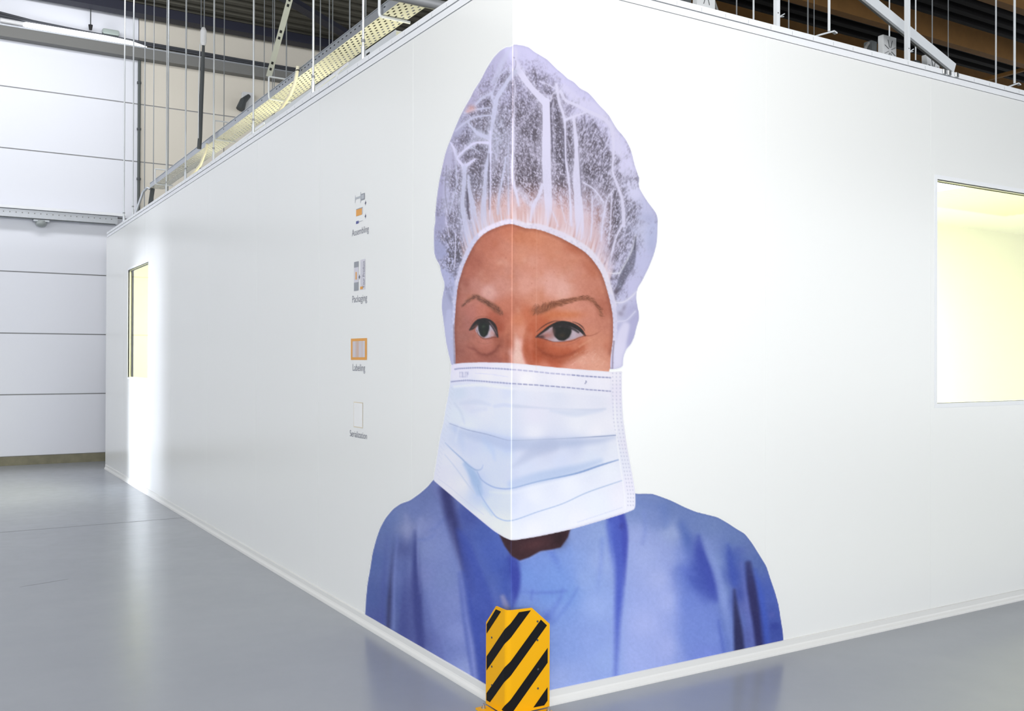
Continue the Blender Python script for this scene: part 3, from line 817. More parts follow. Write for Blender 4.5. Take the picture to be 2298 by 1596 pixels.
    for p, w, col, al in (
            ([(1153.7, 158), (1166, 161.5), (1177, 177), (1194, 199), (1214, 220), (1225.7, 232)], [10, 14, 13, 12, 15, 18], WR, .95),
            ([(1225.7, 228), (1226.5, 280), (1226, 330), (1227, 390), (1229.5, 430), (1231, 470), (1229, 500)], [17, 17.5, 19, 20, 19, 17, 14], WR, [1, 1, 1, .95, .9, .85, .7]),
            ([(1154, 102), (1159, 119), (1157, 133), (1161, 146), (1164.6, 160)], [3, 6, 5, 9, 12], W, [.5, .9, .9, 1, 1]),
            ([(1156, 160), (1142, 178), (1128, 200), (1116, 218), (1111.4, 236.7), (1106.7, 268), (1100.4, 307), (1098.5, 345), (1091, 378), (1088, 425), (1085, 464.5), (1086.3, 510)],
             [9, 8, 10, 11, 8, 6, 8, 8, 8, 11, 13, 12], WL, [.95, .9, .9, .9, .85, .85, .9, .9, .85, .9, .85, .8]),
            ([(1100.4, 295), (1101.2, 360), (1100.5, 425), (1098.8, 500)], 2.6, W, .85),
            ([(1153.7, 177), (1156, 200), (1153, 228.8), (1154.5, 244), (1152.3, 270), (1151.5, 330), (1149.5, 378), (1152, 409.7), (1158.4, 433), (1164.6, 461.4)], [3, 3, 3, 5, 4.5, 4.5, 6, 7, 6, 5], WR, [.5, .7, .7, .9, .95, 1, 1, .95, .9, .8]),
            ([(1146, 150.5), (1122.3, 167.7), (1109.8, 197.5), (1103.5, 214.7)], [2, 3, 3, 3], WL, .7),
            ([(1066, 237), (1076.9, 224.1), (1091, 214.7), (1103.5, 208.5)], [4, 6, 6, 4], WL, .8),
            ([(1103, 208), (1105, 220), (1109, 232)], [4, 6, 4], WL, .8),
            ([(1043, 253), (1060, 247), (1075.3, 245), (1100.4, 241.4)], [6, 5, 4, 3], WL, .85),
            ([(1022, 294), (1034, 283), (1047.1, 273.5), (1065.9, 263), (1100.4, 258.6)], [3, 4, 5, 4, 3], WL, .85),
            ([(1050.3, 275.8), (1059.7, 286.8), (1072.2, 299.3), (1095, 309)], [3, 6, 8, 10], WL, .9),
            ([(1094, 320.4), (1069, 320.4), (1051.8, 329.8), (1031.5, 347), (1026.8, 353.3)], [7, 5, 5, 4, 3], W, .9),
            ([(1055, 329), (1065, 335), (1075, 340)], 1.8, WL, .8),
            ([(1011, 320), (1019, 334.5), (1025.2, 354.8), (1037.7, 370.5), (1042.4, 378)], [3, 6, 5, 5, 8], W, .9),
            ([(1066, 357), (1054, 366), (1046, 372), (1042.4, 379)], [3, 6, 7, 8], W, .9),
            ([(1042.4, 376), (1041.5, 409.7), (1037.7, 456.7), (1042.4, 488), (1050.3, 527), (1054, 548)], [9, 9, 8, 12, 13, 12], WL, .88),
            ([(1051, 394), (1053.4, 425), (1059.7, 456.7), (1064, 488), (1069, 511.5), (1075.3, 524)], [4, 7, 11, 13, 12, 9], WL, .88),
            ([(1023.6, 335), (1023.6, 378), (1025.2, 409.7)], 2.6, WL, .8),
            ([(1026, 412), (1016, 448.8), (1009.5, 477)], 2.6, WL, .75),
            ([(1004, 465), (1001, 490), (1006, 520), (1012, 548)], 2.4, W, .6),
            ([(1134.9, 354.8), (1130.2, 386.2), (1123.9, 417.5), (1119.2, 448.8), (1117.6, 480.2)], [4, 5, 5, 6, 6], WL, .8),
            ([(1142, 309), (1140, 360), (1141, 420), (1141, 480)], [3, 3.5, 4, 6], WL, .6),
            ([(1217, 415), (1208.5, 441), (1197.5, 462), (1193, 494)], [7, 8, 9, 9], WR, .85),
            ([(1248.6, 190), (1254.8, 228.8), (1262.7, 252.3), (1267.4, 275.8), (1268.5, 330), (1270, 362), (1276.8, 409.7), (1279.9, 456.7), (1281.5, 505)], [6, 6, 6, 4, 4, 4, 3.5, 5, 6], WR, .9),
            ([(1273, 370), (1277, 410)], 2, WR, .6),
            ([(1287.7, 266.4), (1290.9, 299.3), (1295, 347), (1294, 394), (1297, 441), (1300, 488), (1302, 530)], [6, 8, 12, 17, 18, 20, 18], WR, [.9, .95, .95, .9, .9, .85, .8]),
            ([(1267.4, 269.6), (1287.7, 261.5), (1316, 252)], [6, 5, 2.5], WR, .95),
            ([(1236, 225), (1240, 212), (1250, 203)], 2.4, WR, .8),
            ([(1258, 205), (1270, 226), (1287.7, 233.5), (1322.2, 250.8), (1356.7, 268), (1372.3, 288.4), (1377, 330), (1375.5, 362), (1375.5, 387.7), (1388, 422.2), (1395.8, 448.8), (1399, 480.2), (1399.5, 506)],
             [7, 6, 7, 8, 8, 8, 5, 5, 5, 5, 6, 8, 8], WR, .9),
            ([(1213, 184), (1232, 191), (1250, 201)], 2.2, WR, .7),
            ([(1309.7, 409.7), (1333.2, 425.3), (1355.1, 453.5)], 2.6, WR, .85),
            ([(1372, 433), (1370.8, 488), (1366, 545)], 2.4, WR, .85),
            ([(1377, 425), (1362, 450), (1354, 490), (1349, 540)], 3, WR, .8),
            ([(1328.5, 441), (1328.5, 496), (1325.3, 540)], 2.6, WR, .85),
            ([(1395.8, 506), (1384.9, 527.2), (1377, 550), (1370, 590)], [5, 4, 4, 3], WR, .9),
            ([(1426.5, 530), (1420, 558), (1406.8, 586.4), (1391.7, 612.7)], 2.2, (236, 236, 250), .95),
            ([(1363.5, 612), (1376.7, 614), (1391.7, 612.7)], 2.6, (236, 234, 250), .9),
            ([(1376.7, 679), (1397.4, 678.5), (1416, 667), (1429, 654)], 2.6, (236, 234, 250), .9),
            ([(1386, 722), (1406.8, 718), (1425.6, 699)], 2.4, (228, 226, 248), .8),
            ([(1258.4, 437), (1262, 470), (1270, 500)], 2.4, WR, .5),
            ([(1237, 470), (1246, 490), (1252, 508)], 2.6, WR, .7)):
        st(p, np.atleast_1d(w) * 1.9 + 3, col, np.atleast_1d(al) * .33, 7)
        st(p, w, col, al, 2.2)
    # thin dark creases next to the folds
    for p, w, al in (([(1097.5, 345), (1097, 400), (1097.5, 470)], 1.8, .6), ([(1157, 136), (1157.5, 146), (1154, 156)], 1.4, .4), ([(1152.5, 129), (1154.5, 130)], 1.8, .4),
                     ([(1048, 425), (1050, 470), (1054, 492)], [3, 6, 3], .6), ([(1002, 372), (999, 430), (1006, 480)], 2, .3), ([(1424, 560), (1426.5, 532)], 3, .6),
                     ([(1235, 230), (1237, 280), (1240, 340)], 3, .5), ([(1236, 240), (1240, 225)], 3, .6), ([(1265, 290), (1266, 340), (1267, 390)], 2.5, .5),
                     ([(1298, 330), (1302, 390), (1305, 440)], 2, .4)):
        st(p, w, (66, 60, 76), al, 2.5)
    S.blob(1058, 243, 9, 7, (226, 164, 154), .6)
    S.blob(1050, 250, 6, 4, (222, 160, 150), .5)
    # hair showing at the right side below
    dk = S.poly([(1427.4, 528), (1427, 575), (1424, 597), (1406.8, 622), (1392, 652), (1380.5, 662), (1383, 643), (1393, 612.7), (1407, 587), (1420, 560)], True, 1.2)
    S.over((82, 80, 98), dk * np.clip(.3 + 1.4 * (f1 - .25), 0, .92))
    S.over((170, 170, 196), dk * sstep(.52, .72, f1) * .8)
    for x, y, rx, ry, al in ((1373, 626, 4, 4, .6), (1379, 672, 4, 4, .5), (1393, 704, 6, 5, .6), (1400, 692, 4, 8, .35), (1376, 578, 3, 12, .5), (1372, 548, 3, 14, .6), (1382, 655, 5, 9, .7)):
        S.blob(x, y, rx, ry, (104, 92, 108), al, .4)
    dl = S.poly([(1004.5, 532), (1030, 528), (1033, 560), (1030, 580), (1023, 602), (1006, 604), (1002.6, 567)], True, 2)
    S.over((96, 92, 104), dl * sstep(.62, .36, f0) * .9)
    st([(1022.5, 525), (1022, 560), (1020, 600)], 2.2, W, .85)
    st([(1010, 545), (1022, 545)], 2.2, W, .7)
    S.blob(1010, 668, 4, 14, (120, 120, 150), .45, -.3)
    S.blob(1004, 652, 4, 10, (138, 140, 176), .45, -.3)
    # light gathers along the brow band
    rs = np.random.RandomState(11)
    BP = spline(FACE[11:34], False, 1.0)
    for i in range(420):
        k = rs.randint(0, len(BP))
        x, y = BP[k]
        t = (x - 1190) / 190
        L = rs.uniform(16, 62)
        st([(x + rs.uniform(-2, 2), y - 8), (x + t * L * .4 + rs.uniform(-3, 3), y - 8 - L)], [rs.uniform(2, 5), 1.2], ((240, 222, 234) if x > 1140 else (216, 206, 222)) if rs.rand() < .8 else (206, 156, 146), [rs.uniform(.3, .7), .03], 2.4)
    # elastic band round the face
    edge = FACE[1:-2]
    S.clip = S.m_cap * (1 - S.m_face)
    st(edge[:9], [8, 9, 10, 12, 14, 16], (196, 196, 226), .9, 3)
    st(edge[8:16], [16, 18, 20, 20], (206, 204, 230), .95, 4)
    st(edge[14:26], [20, 22, 26, 28], (234, 226, 244), .95, 5)
    st(edge[25:35], [28, 26, 24, 24], (236, 230, 246), .92, 5)
    st(edge[33:], [22, 20, 18, 16, 14], (222, 218, 242), .9, 4)
    rs = np.random.RandomState(5)
    EP = spline(edge, False, 1.0)
    for i in range(0, len(EP), 5):
        x, y = EP[i]
        S.blob(x, y, 1.6, 1.6, (150, 140, 170) if i % 10 else (240, 236, 250), .6)
    for i in range(160):
        x, y = EP[rs.randint(len(EP))]
        S.blob(x + rs.uniform(-9, 9), y - rs.uniform(0, 12), 2.4, 1.6, (250, 246, 255) if rs.rand() < .5 else (198, 190, 214), .4, rs.uniform(0, 3))
    # mask ribbon running up on each side
    S.clip = S.m_cap * (1 - S.m_face)
    S.over((230, 226, 250), S.poly([(1377, 842), (1378, 790), (1386, 745), (1400, 722), (1414, 726), (1405, 775), (1399, 802), (1397, 842)], True, 2.5) * .9)
    S.blob(1455, 490, 18, 12, (176, 180, 218), .5)
    S.blob(1462, 550, 9, 26, (178, 184, 222), .5)
    S.blob(1440, 520, 14, 30, (216, 216, 244), .4)
    S.blob(1395, 705, 14, 10, (190, 188, 218), .5)
    st([(1374.5, 838), (1375, 800), (1378, 766)], 3, (120, 100, 120), .6, 3)
    st([(1013, 820), (1008, 780), (1005, 740), (1008, 700)], [10, 14, 16, 12], (186, 188, 220), .8, 5)
    st([(1021, 820), (1019, 770), (1018, 730)], 3, (110, 84, 92), .45, 3)
    S.clip = S.m_cap
    rim = np.clip(S.m_cap - gblur(S.m_cap, 4.0), 0, 1)
    S.over((176, 174, 212), rim * .7)
    S.clip = np.ones((MH, MW))


def paint_mask(S):
    F = [(1022, 824, 226, 224, 244), (1090, 820, 230, 228, 246), (1140, 822, 230, 230, 246), (1165, 824, 246, 244, 255), (1260, 832, 246, 245, 255), (1365, 842, 246, 245, 255),
         (1030, 842, 228, 228, 246), (1090, 842, 236, 236, 248), (1140, 846, 234, 234, 248), (1180, 850, 250, 250, 255), (1260, 852, 246, 246, 255), (1350, 862, 244, 244, 255),
         (1030, 880, 206, 218, 236), (1080, 880, 213, 222, 240), (1140, 880, 214, 222, 242), (1050, 912, 214, 220, 238), (1090, 925, 222, 228, 242), (1130, 940, 218, 226, 244), (1030, 930, 218, 228, 240),
         (1050, 955, 222, 230, 244), (1030, 985, 202, 213, 236), (1060, 1000, 202, 213, 238), (1100, 1000, 200, 214, 240), (1140, 1005, 196, 211, 240), (1090, 1035, 208, 218, 242),
         (1120, 1060, 206, 217, 242), (1140, 1070, 206, 216, 242), (1010, 1030, 222, 226, 240), (995, 1065, 220, 223, 238), (1040, 1085, 226, 229, 240), (1066, 1080, 186, 202, 232),
         (1080, 1110, 190, 206, 236), (1105, 1128, 210, 221, 244), (1140, 1130, 213, 223, 246), (1120, 1182, 227, 233, 246), (1085, 1165, 226, 231, 244), (1145, 1200, 231, 237, 248), (1010, 1095, 224, 226, 240),
         (1170, 890, 228, 234, 250), (1250, 890, 226, 232, 248), (1340, 900, 232, 236, 250), (1200, 930, 232, 234, 250), (1300, 950, 240, 244, 254), (1370, 950, 242, 244, 254),
         (1200, 970, 236, 240, 252), (1340, 968, 244, 246, 255), (1170, 1012, 214, 222, 244), (1225, 1005, 206, 214, 238), (1290, 1002, 208, 218, 242), (1350, 1000, 222, 230, 248),
         (1180, 1050, 214, 224, 246), (1260, 1040, 214, 224, 248), (1330, 1030, 222, 232, 250), (1380, 1010, 234, 240, 252), (1200, 1112, 234, 240, 252), (1280, 1090, 238, 244, 255),
         (1370, 1060, 238, 244, 255), (1180, 1140, 224, 232, 250), (1250, 1160, 234, 240, 254), (1340, 1130, 236, 243, 255), (1400, 1120, 242, 244, 255), (1200, 1190, 236, 240, 254),
         (1300, 1170, 238, 242, 255), (1390, 880, 238, 236, 252), (1405, 1000, 236, 236, 250), (1415, 1090, 240, 240, 254)]
    S.over(np.clip(S.field(F, 3.0) / 255. + np.array([.006, -.006, -.006]), 0, 1), S.m_mask)
    S.clip = S.m_mask
    st = S.stroke
    # pleats: a shaded side, then a crisp line
    st([(1012, 958), (1049, 973), (1091, 984), (1130, 995), (1149, 998), (1206, 997), (1291, 993), (1347, 988), (1378, 982)], [10, 20, 24, 26, 26, 24, 18, 14, 4], (180, 192, 224), [.4, .65, .7, .7, .7, .7, .7, .65, .6], 18)
    st([(1020, 960), (1036, 990), (1040, 1030)], [10, 14, 6], (186, 200, 232), [.5, .4, .1], 14)
    st([(1240, 1000), (1200, 1012), (1168, 1036), (1150, 1048)], [26, 28, 18, 6], (186, 195, 224), [.7, .75, .6, .45], 16)
    st([(1085, 985), (1104, 1008), (1110, 1030)], [10, 12, 6], (186, 202, 234), .5, 12)
    st([(1009, 950.6), (1048.7, 964.7), (1091, 974.5), (1130, 985.8), (1149, 988.6), (1206, 987), (1291, 983), (1347, 979.6), (1382, 977)], [1.6, 1.8, 1.8, 1.4, 1.2, 1.2, 1.6, 2.4, 2.5], (146, 160, 198), [.8, .9, .9, .6, .4, .5, .7, .9, .9], 2.6)
    st([(999, 994), (1016, 1011), (1034.6, 1028), (1052, 1045), (1068.4, 1055), (1080, 1053), (1084, 1044)], [1.5, 2, 2.4, 3, 3, 3, 2], (142, 166, 206), [.5, .7, .8, .8, .8, .7, .3], 3)
    st([(1044, 1042), (1058, 1060), (1068, 1080), (1076, 1105)], [9, 16, 20, 16], (156, 182, 220), [.7, .8, .75, .5], 10)
    st([(1071, 1059), (1080, 1076), (1098, 1089), (1119, 1096), (1148.8, 1096), (1206, 1081), (1291, 1063), (1347, 1044.6), (1388, 1032)], [2.4, 3, 3, 3, 3.2, 3.8, 4.2, 4, 2.6], (122, 150, 202), [.4, .5, .6, .7, .8, .85, .9, .8, .7], 2.2)
    st([(1149, 1088), (1206, 1072), (1291, 1053), (1347, 1035)], [20, 24, 20, 10], (174, 194, 230), [.5, .65, .65, .5], 15)
    st([(1100, 1104), (1149, 1106), (1206, 1092), (1291, 1074), (1370, 1050)], [4, 8, 8, 8, 6], (242, 246, 255), .25, 8)
    st([(1072, 1090), (1079.7, 1112.7), (1102, 1146.5), (1119, 1163.4), (1148.8, 1168.3), (1206.4, 1149), (1262.8, 1130.5), (1319, 1105), (1396, 1078.5)], [3, 3, 2, 1.8, 1.8, 1.8, 2, 2, 1.8], (148, 174, 214), [.4, .6, .8, .9, .85, .8, .8, .8, .7], 2.4)
    st([(1085, 1130), (1104, 1156)], [6, 4], (184, 206, 236), .5, 7)
    st([(1020, 905), (1034, 925), (1042, 950)], [5, 5, 3], (200, 208, 228), .6, 7)
    st([(1034, 905), (1070, 902), (1098, 908)], [6, 12, 6], (200, 208, 230), .5, 10)
    st([(1060, 922), (1090, 918)], 8, (204, 210, 232), .35, 9)
    st([(1110, 912), (1130, 909), (1150, 911), (1235, 917), (1319, 920), (1358, 918)], [8, 8, 3, 3, 4, 4], (198, 206, 230), [.4, .5, .5, .3, .6, .6], 6)
    st([(1236, 922), (1290, 928), (1350, 922)], [4, 16, 4], (210, 218, 240), .6, 10)
    st([(998, 1020), (1024, 1052), (1050, 1088), (1066, 1108)], [1.5, 2.5, 3, 2], (198, 206, 226), .8, 3)
    st([(984, 1075), (1010, 1094), (1050, 1128), (1085, 1155)], 1.5, (206, 208, 224), .7, 2)
    st([(1040, 950), (1030, 960), (1022, 990)], 5, (230, 234, 246), .3, 8)
    # bottom hem
    st([(974, 1079), (1012, 1110), (1043, 1137), (1076.9, 1165), (1107.9, 1190), (1130.4, 1204.5), (1149, 1212), (1206, 1203), (1280, 1187), (1347, 1167.5), (1398, 1152)], 5, (226, 224, 236), .7, 4)
    # stitched nose band
    A = spline([(1020, 829), (1034, 827), (1055, 826), (1077, 825.7), (1110, 827), (1149, 829.5)], False, .5)
    Bc = spline([(1149, 829.5), (1190, 833), (1234.6, 837.8), (1280, 841.5), (1319, 844.8), (1370, 847.9)], False, .5)
    C = spline([(1012, 857), (1035, 854.5), (1055, 854), (1090, 856.5), (1148.8, 861.2)], False, .5)
    Dc = spline([(1148.8, 861.2), (1190, 863.5), (1234.6, 866.8), (1280, 870.5), (1319, 874.4), (1370, 878.2)], False, .5)
    for P, left, w in ((A, 1, 3.4), (Bc, 0, 3.2), (C, 1, 3.4), (Dc, 0, 2.8)):
        L = np.concatenate([[0], np.cumsum(np.hypot(*np.diff(P, axis=0).T))])
        pos = 1.0
        while pos < L[-1]:
            x = np.interp(pos, L, P[:, 0])
            if left:
                pit = np.interp(x, [1010, 1040, 1149], [3.2, 4.6, 7.4])
            else:
                pit = np.interp(x, [1149, 1260, 1300, 1370], [12.6, 12, 10, 8])
            ln = max(.2, pit * (.72 if left else .76) - w * .6)
            q = [(np.interp(pos + t * ln, L, P[:, 0]), np.interp(pos + t * ln, L, P[:, 1])) for t in (0, .5, 1)]
            q = [q[0], q[2]]
            cc = (148, 152, 190) if P is A or P is C else ((182, 182, 218) if P is Bc and x < 1280 else (140, 144, 188))
            st(q, w, cc, .85, 1.4, raw=True)
            pos += pit
    st([(1020, 868), (1080, 864), (1149, 872), (1250, 878), (1370, 888)], 6, (240, 241, 252), .55, 6)
    st([(1067, 838), (1100, 840), (1140, 846)], 1.3, (214, 214, 236), .8, 1.6)
    # embossed letters on the left
    for x0, segs in ((1032, [(0, 0, 0, 10), (0, 0, 5, 0), (5, 0, 5, 10), (0, 10, 5, 10)]), (1039, [(0, 0, 0, 10), (0, 10, 5, 10), (5, 0, 5, 10)]), (1045, [(0, 0, 6, -1), (3, 0, 3, 10)])):
        for a, b, c, d in segs:
            n = max(2, int(max(abs(c - a), abs(d - b)) / 2.5))
            for k in range(n + 1):
                S.blob(x0 + a + (c - a) * k / n, 836 + b + (d - b) * k / n, .8, 1.0, (150, 152, 184), .75)
    S.blob(1049.8, 839, 1.5, 2.6, (160, 162, 196), .8)
    st([(1313, 861), (1316, 857), (1315, 855.5)], 2.4, (128, 132, 172), .8, 1.4)
    # dotted welds at the right edge and left edge
    for off, (lo, hi) in ((0, (838, 1150)), (8.3, (838, 1152)), (16.6, (838, 1152))):
        y = lo
        k = 0
        while y < hi - 14:
            ed = np.interp(y, [830, 900, 940, 980, 1014, 1050, 1082, 1110, 1150], [1396, 1396.5, 1398, 1403.7, 1409.4, 1416.4, 1422, 1426, 1425])
            sh = np.interp(y, [838, 960, 1000, 1150], [1.0, 1.0, .75, .7])
            S.blob(ed - 4.5 - (16.6 - off) * sh, y, 1.1, 1.5, (172, 174, 206), .75)
            y += 8.6 if k % 3 else 8.2
            k += 1
    st([(1379, 900), (1382, 960), (1390, 1030), (1400, 1100), (1403, 1140)], 2.4, (250, 250, 255), .8, 3)
    st([(1370, 848), (1372, 880), (1376, 930)], 1.4, (226, 226, 244), .6, 2)
    for k in range(60):
        y = 870 + k * 3.4
        ed = np.interp(y, [820, 864, 892, 921, 949, 977, 1005, 1034, 1062], [1013, 1009.2, 1005, 999.3, 995.1, 988.1, 983.8, 979.6, 974.8])
        S.blob(ed + 5 + (k % 3) * 3, y, 1.0, 1.0, (196, 200, 218), .6)
    for k in range(26):
        t = k / 25
        S.blob(1297 + 98 * t, 1172 - 32.5 * t, 1.7, .8, (196, 204, 232), .7, -.3)
    n = S.noise(S.X / 1.8, S.Y / 1.8, 7) - .5
    S.c = np.clip(S.c + (n * .012 * S.m_mask)[..., None], 0, 1)
    S.clip = S.m_mask
    rim = np.clip(S.m_mask - gblur(S.m_mask, 2.0), 0, 1)
    S.over((206, 206, 228), rim * .5)
    S.clip = np.ones((MH, MW))


def paint_mural():
    S = Paint()
    mg = S.poly(GOWN)
    mc = S.poly(CAP)
    mf = S.poly(FACE)
    mm = S.poly(MASK)
    S.m_gown, S.m_cap, S.m_mask = mg, mc, mm
    S.m_face = mf
    paint_gown(S)
    paint_cap(S)
    paint_face(S)
    paint_mask(S)
    # joints of the printed sheets
    S.clip = np.clip(mc + mf + mm, 0, 1)
    S.stroke([(corner_u(95), 95), (corner_u(820), 820)], 1.6, (232, 190, 176), [.1, .3], 1.4)
    S.stroke([(corner_u(820), 820), (corner_u(1215), 1215)], 1.8, (250, 252, 255), .6, 1.8)
    S.clip = mf
    S.stroke([(1204.5, 505), (1203.2, 830)], 1.0, (240, 190, 170), .4, 1.4)
    S.clip = mg * (1 - mm)
    S.stroke([(corner_u(1215), 1215), (corner_u(1600), 1600)], 1.2, (80, 100, 170), .4, 1.6)
    # which part a point belongs to: 0 gown, 1 cap, 2 face, 3 mask, -1 none
    lab = np.full((MH, MW), -1)
    tot = np.maximum.reduce([mg, mc, mf * (S.Y < 835), mm])
    lab[mg > 0] = 0
    lab[(mc > 0) & (S.Y < 836)] = 1
    lab[(mf > .5) & (S.Y < 836)] = 2
    lab[mm > .5] = 3
    lab[(tot > 0) & (lab < 0)] = 1
    return S, tot, lab


# ---------------------------------------------------------------- materials
PAINT = mat('white_wall_paint', (232, 233, 232), rough=.22, spec=.5, bump=.04, bscale=900)
CAPW = mat('white_trim', (232, 234, 238), rough=.35)
SHADOW_GAP = mat('grey_joint', (120, 122, 124), rough=.7)
KICK = mat('kick_plate_white', (222, 222, 220), rough=.4)
ROOMW = mat('clean_room_panel', (240, 240, 236), rough=.4)
HALLW = mat('hall_panel_white', (226, 228, 236), rough=.45)
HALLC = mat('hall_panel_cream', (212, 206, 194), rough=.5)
SEAM = mat('panel_joint', (150, 150, 152), rough=.7)
GALV = mat('galvanised_steel', (176, 180, 186), rough=.38, metal=.65, noise=.08, nscale=60)
GALVD = mat('dull_steel', (150, 152, 156), rough=.5, metal=.4)
ZINC = mat('zinc_tray', (214, 214, 204), rough=.4, metal=.1, noise=.06, nscale=30)
ROD = mat('bright_rod', (206, 210, 214), rough=.3, metal=.6)
RODG = mat('grey_rod', (132, 136, 140), rough=.45, metal=.4)
WSTEEL = mat('white_coated_steel', (214, 218, 222), rough=.4)
NAVY = mat('navy_steel', (22, 24, 44), rough=.6)
DECK = mat('roof_deck', (88, 86, 78), rough=.75, spec=.2)
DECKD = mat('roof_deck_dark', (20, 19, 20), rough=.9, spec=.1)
TIMBER = mat('brown_purlin', (116, 84, 46), rough=.8, spec=.15, noise=.2, nscale=6)
DARK = mat('black_slot', (22, 22, 24), rough=.8)
DGREY = mat('dark_grey_plastic', (70, 74, 76), rough=.6)
GREY = mat('grey_steel', (120, 120, 118), rough=.6, spec=.25)
CREAM = mat('cream_plastic', (226, 220, 196), rough=.5)
CONC = mat('old_concrete', (128, 124, 104), rough=.9, noise=.35, nscale=9)
BOXG = mat('grey_box', (206, 208, 210), rough=.45)
YEL = mat('safety_yellow', (236, 172, 4), rough=.4, spec=.22)
BLK = mat('black_tape', (22, 22, 24), rough=.5, spec=.12)
SILV = mat('silver_bolt', (190, 192, 192), rough=.25, metal=.9)
TUBE = mat('lamp_tube', (255, 255, 255), emit=(.95, .98, 1.0), estr=4.0)
PLAST = mat('white_plastic', (222, 222, 224), rough=.45)

# floor: grey-blue resin with faint wear
FLOOR = bpy.data.materials.new('resin_floor')
FLOOR.use_nodes = True
nt = FLOOR.node_tree
b = nt.nodes['Principled BSDF']
tc = nt.nodes.new('ShaderNodeTexCoord')
n1 = nt.nodes.new('ShaderNodeTexNoise')
n1.inputs['Scale'].default_value = 1.3
n1.inputs['Detail'].default_value = 8
n1.inputs['Roughness'].default_value = .65
nt.links.new(tc.outputs['Object'], n1.inputs['Vector'])
rp = nt.nodes.new('ShaderNodeValToRGB')
rp.color_ramp.elements[0].position = .3
rp.color_ramp.elements[1].position = .7
rp.color_ramp.elements[0].color = FLOOR_A
rp.color_ramp.elements[1].color = FLOOR_B
nt.links.new(n1.outputs['Fac'], rp.inputs[0])
nt.links.new(rp.outputs[0], b.inputs['Base Color'])
n2 = nt.nodes.new('ShaderNodeTexNoise')
n2.inputs['Scale'].default_value = 9
n2.inputs['Detail'].default_value = 6
nt.links.new(tc.outputs['Object'], n2.inputs['Vector'])
mr = nt.nodes.new('ShaderNodeMapRange')
mr.inputs['To Min'].default_value = .17
mr.inputs['To Max'].default_value = .27
nt.links.new(n2.outputs['Fac'], mr.inputs['Value'])
nt.links.new(mr.outputs[0], b.inputs['Roughness'])
b.inputs['Specular IOR Level'].default_value = .45
bp = nt.nodes.new('ShaderNodeBump')
bp.inputs['Strength'].default_value = .05
bp.inputs['Distance'].default_value = .004
n3 = nt.nodes.new('ShaderNodeTexNoise')
n3.inputs['Scale'].default_value = 5
nt.links.new(tc.outputs['Object'], n3.inputs['Vector'])
nt.links.new(n3.outputs['Fac'], bp.inputs['Height'])
nt.links.new(bp.outputs['Normal'], b.inputs['Normal'])

GLASS = bpy.data.materials.new('window_glass')
GLASS.use_nodes = True
nt = GLASS.node_tree
nt.nodes.remove(nt.nodes['Principled BSDF'])
tr = nt.nodes.new('ShaderNodeBsdfTransparent')
tr.inputs[0].default_value = (.96, .97, .95, 1)
gl = nt.nodes.new('ShaderNodeBsdfGlossy')
gl.inputs['Roughness'].default_value = .02
lw = nt.nodes.new('ShaderNodeLayerWeight')
lw.inputs['Blend'].default_value = .5
pw = nt.nodes.new('ShaderNodeMath')
pw.operation = 'POWER'
pw.inputs[1].default_value = 5.0
nt.links.new(lw.outputs['Facing'], pw.inputs[0])
fr = nt.nodes.new('ShaderNodeMath')
fr.operation = 'MULTIPLY_ADD'
fr.inputs[1].default_value = .6
fr.inputs[2].default_value = .04
nt.links.new(pw.outputs[0], fr.inputs[0])
ms = nt.nodes.new('ShaderNodeMixShader')
nt.links.new(fr.outputs[0], ms.inputs[0])
nt.links.new(tr.outputs[0], ms.inputs[1])
nt.links.new(gl.outputs[0], ms.inputs[2])
nt.links.new(ms.outputs[0], nt.nodes['Material Output'].inputs[0])

# ---------------------------------------------------------------- the setting
YB, YEND, XEND = 11.276, 10.18, 9.0       # hall back wall, ends of the box walls
ZT = 3.044                                 # underside of the wall cap
bm = B(-16, 22, -16, YB + .3, -.2, 0)
struct('floor', bm, FLOOR)
# joint in the floor
bm = B(-16, -.02, 5.675, 5.683, 0, .0006)
struct('trim_1', bm, mat('floor_joint', (96, 100, 106), rough=.7))


def panel_wall(spans, holes, thick, fixed, axis, z0, z1, gap=.0022):
    """sandwich panels side by side with hairline joints, window holes cut out; axis = running direction"""
    bm = bmesh.new()
    for a, c in spans:
        parts = [(a + gap / 2, c - gap / 2, z0, z1)]
        for h0, h1, hz0, hz1 in holes:
            nxt = []
            for p0, p1, q0, q1 in parts:
                if h1 <= p0 or h0 >= p1:
                    nxt.append((p0, p1, q0, q1))
                    continue
                if h0 > p0:
                    nxt.append((p0, h0, q0, q1))
                if h1 < p1:
                    nxt.append((h1, p1, q0, q1))
                l, r = max(p0, h0), min(p1, h1)
                nxt.append((l, r, q0, hz0))
                nxt.append((l, r, hz1, q1))
            parts = nxt
        for p0, p1, q0, q1 in parts:
            if axis == 0:
                box(bm, p0, p1, fixed, fixed + thick, q0, q1)
            else:
                box(bm, fixed, fixed + thick, p0, p1, q0, q1)
    # joint filler just behind the panel faces
    for (a, c), _n in zip(spans[1:], spans):
        if any(h0 - .01 < a < h1 + .01 for h0, h1, _a, _b in holes):
            continue
        if axis == 0:
            box(bm, a - gap / 2, a + gap / 2, fixed + .0008, fixed + .03, z0, z1)
        else:
            box(bm, fixed + .0008, fixed + .03, a - gap / 2, a + gap / 2, z0, z1)
    return bm


